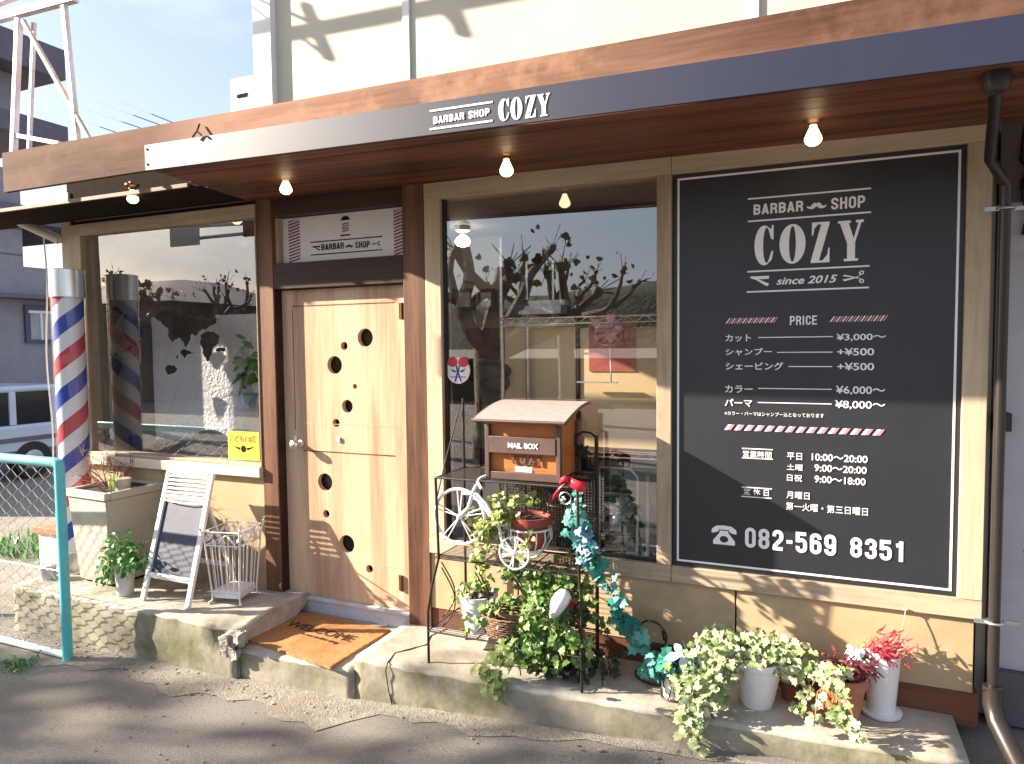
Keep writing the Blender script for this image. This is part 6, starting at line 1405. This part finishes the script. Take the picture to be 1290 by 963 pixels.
b = MB(); q0, q1 = fy(299,123,0.9), fy(312,117,0.9); b.box(q0.x,q1.x,0.893,0.899,q1.z-0.03,q1.z); b.build("grille", M_ink, ac)
b = MB(); q0, q1 = fy(314,142,0.9), fy(325,118,0.9); b.box(q0.x,q1.x,0.892,0.899,q0.z,q1.z); b.build("cover", M_upper, ac, bevel=0.003)

hs = root("grey_house", (-13.4,4,0), "grey rendered house in the shade left of the shop", "house")
HX = -13.2
ya, yb = fx(0,400,HX).y-3, 9.0
zb_gap = fx(50,300,HX).z
g0, g1 = fx(28,300,HX), fx(82,345,HX)                   # opening where the bright sky shows through
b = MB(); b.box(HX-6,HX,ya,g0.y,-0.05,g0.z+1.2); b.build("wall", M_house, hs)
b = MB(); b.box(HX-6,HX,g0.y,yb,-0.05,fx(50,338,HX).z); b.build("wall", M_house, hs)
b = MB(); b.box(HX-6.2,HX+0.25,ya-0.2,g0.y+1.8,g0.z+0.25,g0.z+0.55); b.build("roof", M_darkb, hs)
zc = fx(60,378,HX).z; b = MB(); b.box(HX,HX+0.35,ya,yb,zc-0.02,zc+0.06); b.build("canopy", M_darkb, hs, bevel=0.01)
for v in (268,290,322): 
    z = fx(30,v,HX).z; b = MB(); b.box(HX,HX+0.012,ya,g0.y-0.02 if v < 330 else yb,z-0.012,z+0.012); b.build("joint_strip", M_darkb, hs)
w0, w1 = fx(31,432,HX), fx(66,386,HX)
b = MB(); b.box(HX,HX+0.06,w0.y,w1.y,w0.z,w1.z); wdw = b.build("window", M_blue if False else pbr("window_blue", (0.07,0.075,0.14), 0.5), hs)
b = MB(); zz1 = w1.z-0.10; 
b.box(HX+0.061,HX+0.07,w0.y+0.08,w1.y-0.06,w0.z+0.06,zz1); b.build("pane", pbr("far_pane", (0.30,0.31,0.34), 0.2, bump=0), wdw)
b = MB(); b.box(HX+0.065,HX+0.09,(w0.y+w1.y)/2-0.02,(w0.y+w1.y)/2+0.02,w0.z+0.05,zz1); b.box(HX+0.065,HX+0.10,w0.y+0.04,w1.y-0.04,zz1-0.05,zz1); b.build("frame", M_white, wdw)

db = root("concrete_building", (-20,8,0), "dark concrete apartment building with projecting slabs at the far left", "building")
BX = -20.0
e0 = fx(82,70,BX).y
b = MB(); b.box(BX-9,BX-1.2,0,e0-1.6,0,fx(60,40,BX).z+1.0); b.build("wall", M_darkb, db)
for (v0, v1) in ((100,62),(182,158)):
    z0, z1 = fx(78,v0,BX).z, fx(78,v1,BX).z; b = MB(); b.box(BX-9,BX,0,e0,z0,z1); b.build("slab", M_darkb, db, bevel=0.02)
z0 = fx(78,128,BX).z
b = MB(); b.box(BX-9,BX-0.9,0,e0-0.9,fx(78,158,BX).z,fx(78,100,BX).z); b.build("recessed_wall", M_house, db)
# overhead cables
for i, (a, c) in enumerate((((85,93),(226,158)),((60,98),(200,157)),((50,110),(190,166)),((30,118),(160,172)))):
    p, q = fy(*a,14.0), fy(*c,11.0); b = MB(); d = (q-p); b.tube([p-d*1.5+Vector((0,0,-.2)), p, lerp(p,q,.5)+Vector((0,0,-.12)), q, q+d*1.2+Vector((0,0,.1))], 0.014, 5)
    tag(b.build("overhead_cable", M_darkb, origin=tuple(p)), "thin overhead cable crossing the sky above the left end of the eave", "cable", "overhead cables")

# white van with barred sides
vn = root("white_van", (-11.7,3,0), "small white van parked in the shade in front of the grey house", "van")
VX = -11.0
r0, r1 = fx(-30,492,VX), fx(76,500,VX)
yv0, yv1 = fx(0,500,VX).y-2.2, fx(79,500,VX).y
zt2 = fx(70,484,VX).z; zw = fx(70,531,VX).z; zl = fx(70,566,VX).z
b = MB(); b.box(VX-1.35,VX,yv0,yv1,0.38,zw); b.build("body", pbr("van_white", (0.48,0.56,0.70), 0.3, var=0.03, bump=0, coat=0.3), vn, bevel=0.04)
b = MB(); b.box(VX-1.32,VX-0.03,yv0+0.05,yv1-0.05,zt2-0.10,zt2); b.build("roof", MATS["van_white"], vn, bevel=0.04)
b = MB(); b.box(VX-1.28,VX-0.05,yv0+0.1,yv1-0.1,zw+0.002,zt2-0.102); b.build("window", pbr("van_glass", (0.015,0.016,0.02), 0.1, bump=0), vn)
for y in (yv1-0.12, yv1-0.75, yv0+0.9, yv0+0.1):
    b = MB(); b.box(VX-0.06,VX-0.02,y-0.045,y+0.045,zw+0.003,zt2-0.08); b.build("pillar", MATS["van_white"], vn)
for z in (zl+0.02,(zl+zw)/2):
    b = MB(); b.box(VX+0.002,VX+0.012,yv0+0.1,yv1-0.05,z-0.035,z+0.035); b.build("side_bar", M_darkb, vn)
for y in (yv0+0.5, yv1-0.5):
    b = MB(); b.lathe((VX+0.02,y,0.28), [(0.28,0),(0.28,-0.2)], 24, axis=(1,0,0), cap1=True); wh = b.build("wheel", M_black, vn)
    b = MB(); b.lathe((VX+0.023,y,0.28), [(0.15,0),(0.10,0.01)], 20, axis=(1,0,0), cap1=True); b.build("rim", M_steel, wh)
# rough blocks and grass behind the fence
b = MB(); p0, p1 = fz(36,720,0.02), fz(72,722,0.02); zt3 = 0.42
b.box(p0.x,p0.x+0.42,0.30,0.62,-0.01,0.34); cbk = b.build("block", M_potw, origin=(p0.x+.2,.45,0), bevel=0.01); tag(cbk, "white concrete block with a brown brick top behind the wire mesh", "block")
b = MB(); b.box(p0.x-0.04,p0.x+0.46,0.27,0.65,0.342,0.40); ORG[cbk.name] = Vector((p0.x+.2,.45,0)); b.build("brick_top", M_terra, cbk, bevel=0.006)
b = MB(); rnd = random.Random(3)
for i in range(700): b.leaf((rnd.uniform(-7.6,-5.4), rnd.uniform(0.4,1.2), -0.02), rnd.uniform(.05,.14), (rnd.uniform(-.5,.5),rnd.uniform(-.5,.5),1), rv(), LONG)
b.raw = True; tag(b.build("grass", M_green, origin=(-6.5,.8,0)), "rough green grass growing behind the chain-link fence", "grass", kind="stuff")
p = fz(20,838,-0.01); b = MB()
for i in range(120): b.leaf((p.x+rnd.gauss(0,.09),p.y+rnd.gauss(0,.05),-0.02), rnd.uniform(.02,.06), (rnd.uniform(-1,1),rnd.uniform(-1,1),0.8), rv(), LONG)
b.raw = True; tag(b.build("weed_tuft", M_green, origin=(p.x,p.y,-.02)), "small weed tuft at the foot of the teal fence", "weed")
p = fz(48,790,0.0); b = MB(); b.box(p.x-0.12,p.x+0.08,p.y,p.y+0.1,-0.02,0.18); tag(b.build("white_bucket_block", M_potw, origin=(p.x,p.y,0), bevel=0.01), "small pale block low behind the fence mesh beside the step", "block")
p = fz(92,700,LP); 
b = MB(); b.lathe((-5.05,-0.42,LP), [(0.05,0),(0.055,0.10),(0.05,0.102)], 16, cap1=True); tag(b.build("grey_cup", M_galv, origin=(-5.05,-.42,LP)), "small grey can on the step between the fence post and stone planter", "can")

# ---------------------------------------------------------------- across the street: seen only as reflections and as shadows
def plane_tree(x, y, h, spread, seed, label, leafy=0.6, r0=0.24, fork=0.42, depth=2):
    t = root("plane_tree", (x,y,gz(x)), label, "tree", "pollarded trees along the street"); rnd = random.Random(seed); b = MB(); tips = []
    def limb(p, d, ln, r, dep):
        pts = [p]; n = 6; q = p
        for i in range(n):
            d = (d+Vector((rnd.uniform(-.28,.28),rnd.uniform(-.28,.28),rnd.uniform(-.12,.22)))).normalized(); q = q+d*ln/n; pts.append(q)
        b.tube(pts, [r*(1-0.45*i/n) for i in range(n+1)], 8)
        if dep == 0:
            b.blob(pts[-1], r*1.1, sub=1, jit=0.2); tips.append((pts[-1], d)); return
        for i in range(rnd.choice((2,3))):
            a = rnd.uniform(0, 6.28); dd = (d*0.8+Vector((math.cos(a),math.sin(a),rnd.uniform(-.1,.6)))*0.8).normalized(); limb(pts[rnd.choice((4,5,6))], dd, ln*0.62, r*0.55, dep-1)
    z0 = gz(x)
    b.tube([(x,y,z0-.1),(x+.03,y,z0+h*.15),(x-.02,y+.02,z0+h*fork)], [r0*1.25,r0,r0*.9], 12)
    for i in range(5):
        a = i*6.28/5+rnd.uniform(-.4,.4); limb(Vector((x,y,z0+h*fork-.1)), Vector((math.cos(a),math.sin(a),rnd.uniform(.25,.7))).normalized(), spread, r0*.55, depth)
    b.build("trunk", M_bark, t)
    b = MB()
    for p, d in tips:
        for i in range(int(26*leafy)):
            q = p+Vector((rnd.gauss(0,.22),rnd.gauss(0,.22),rnd.gauss(.08,.2))); b.leaf(q, rnd.uniform(.10,.20), rv(), rv(), IVY)
        for i in range(5): b.tube([p, p+(d+rv()*.8).normalized()*rnd.uniform(.2,.5)], 0.008, 4)
    b.raw = True; b.build("crown", M_crown, t); return t
def mir(u, v, d): p = fy(u, v, d); return p.x, -d
x, y = mir(618,400,7.5); plane_tree(x, y, 4.4, 1.7, 4, "thick pollarded plane tree straight across the street", 0.12, 0.34, 0.45, 1)
x, y = mir(712,400,13); plane_tree(x, y, 5.2, 1.5, 9, "farther pollarded plane tree across the street with bare knobbly limbs", 0.22, 0.22, 0.5, 1)
x, y = mir(135,400,9); plane_tree(x, y, 4.6, 1.3, 5, "pollarded plane tree at the far left of the street", 0.6, 0.2, 0.5, 1)
x, y = mir(270,400,16); plane_tree(x, y, 5.0, 1.4, 6, "pollarded plane tree beyond the low house across the street", 0.15, 0.24, 0.6, 1)
plane_tree(-17.0, -6.9, 8.0, 1.05, 14, "tall pollarded plane tree up the street whose shade falls on the kerb", 0.35, 0.20, 0.66)
plane_tree(-14.4, -6.75, 7.8, 1.0, 27, "slim tall plane tree up the street beside its bigger neighbour", 0.4, 0.16, 0.66)
plane_tree(-19.6, -7.7, 8.4, 1.05, 15, "farthest tall plane tree up the street", 0.4, 0.20, 0.66)
oh = root("low_house", (-16,-16,0), "low tan house across the street with a dark hipped roof", "house")
x0, _ = mir(110,420,15); x1, _ = mir(215,420,15)
b = MB(); b.box(x0-4,x1,-22,-15,0,3.7); b.build("wall", M_bark, oh)
b = MB(); b.hexa([(x0-4.4,-22.4,3.7),(x1+.4,-22.4,3.7),(x1+.4,-14.6,3.7),(x0-4.4,-14.6,3.7),(x0-2,-19.5,4.8),(x1-2.2,-19.5,4.8),(x1-2.2,-17.5,4.8),(x0-2,-17.5,4.8)]); b.build("roof", M_darkb, oh)
for k in range(3): b = MB(); xx = x1-1.6-k*2.4; b.box(xx-0.6,xx+0.6,-14.99,-14.94,1.4,2.8); b.build("window", MATS["van_glass"], oh)
rsn = root("road_sign", (-14,-11,0), "overhead road sign on a mast across the street", "road sign")
c = fy(230,294,11); b = MB(); b.box(c.x-0.55,c.x+0.55,-11.05,-11.0,c.z-0.35,c.z+0.35); b.build("sign_board", M_galv, rsn)
for dz in (-0.15,0.18): b = MB(); b.tube([(c.x+.5,-11.1,c.z+dz),(c.x+4.2,-11.1,c.z+dz*0.6-0.05)], 0.05, 8); b.build("mast_arm", M_steel, rsn)
b = MB(); b.tube([(c.x+4.2,-11.1,0),(c.x+4.2,-11.1,c.z+.6)], 0.10, 10); b.build("mast", M_steel, rsn)
def ridge(name, y, x0, x1, hs_, mat, seed):
    rnd = random.Random(seed); n = len(hs_); b = MB(); prev = None; N_ = 90
    for i in range(N_+1):
        t = i/N_*(n-1); k = min(int(t), n-2); f_ = t-k; f_ = f_*f_*(3-2*f_); h = hs_[k]*(1-f_)+hs_[k+1]*f_+rnd.uniform(-1,1)*1.2
        x = x0+(x1-x0)*i/N_; cur = [b.b.verts.new((x,y,-3)), b.b.verts.new((x,y-40,h*0.7)), b.b.verts.new((x,y-90,h)), b.b.verts.new((x,y-200,-3))]
        if prev:
            for j in range(3): b.b.faces.new((prev[j],cur[j],cur[j+1],prev[j+1])).smooth = True
        prev = cur
    o = b.build(name, mat); o['kind'] = 'structure'; return o
M_hill = pbr("wooded_hill", (0.018,0.024,0.015), 0.95, scale=0.12, col2=(0.045,0.050,0.030), bump=0.8, bdist=2.0)
ridge("hill", -330, -900, 500, [22,30,28,44,36,33,40,30,36,24,18], M_hill, 5)
hd = root("hedge", (-4,-18,0), "long dark clipped hedge across the street", "hedge")
b = MB(); b.box(-40,8,-19.2,-18.4,0,1.5); b.build("foliage", M_hill, hd, bevel=0.1)
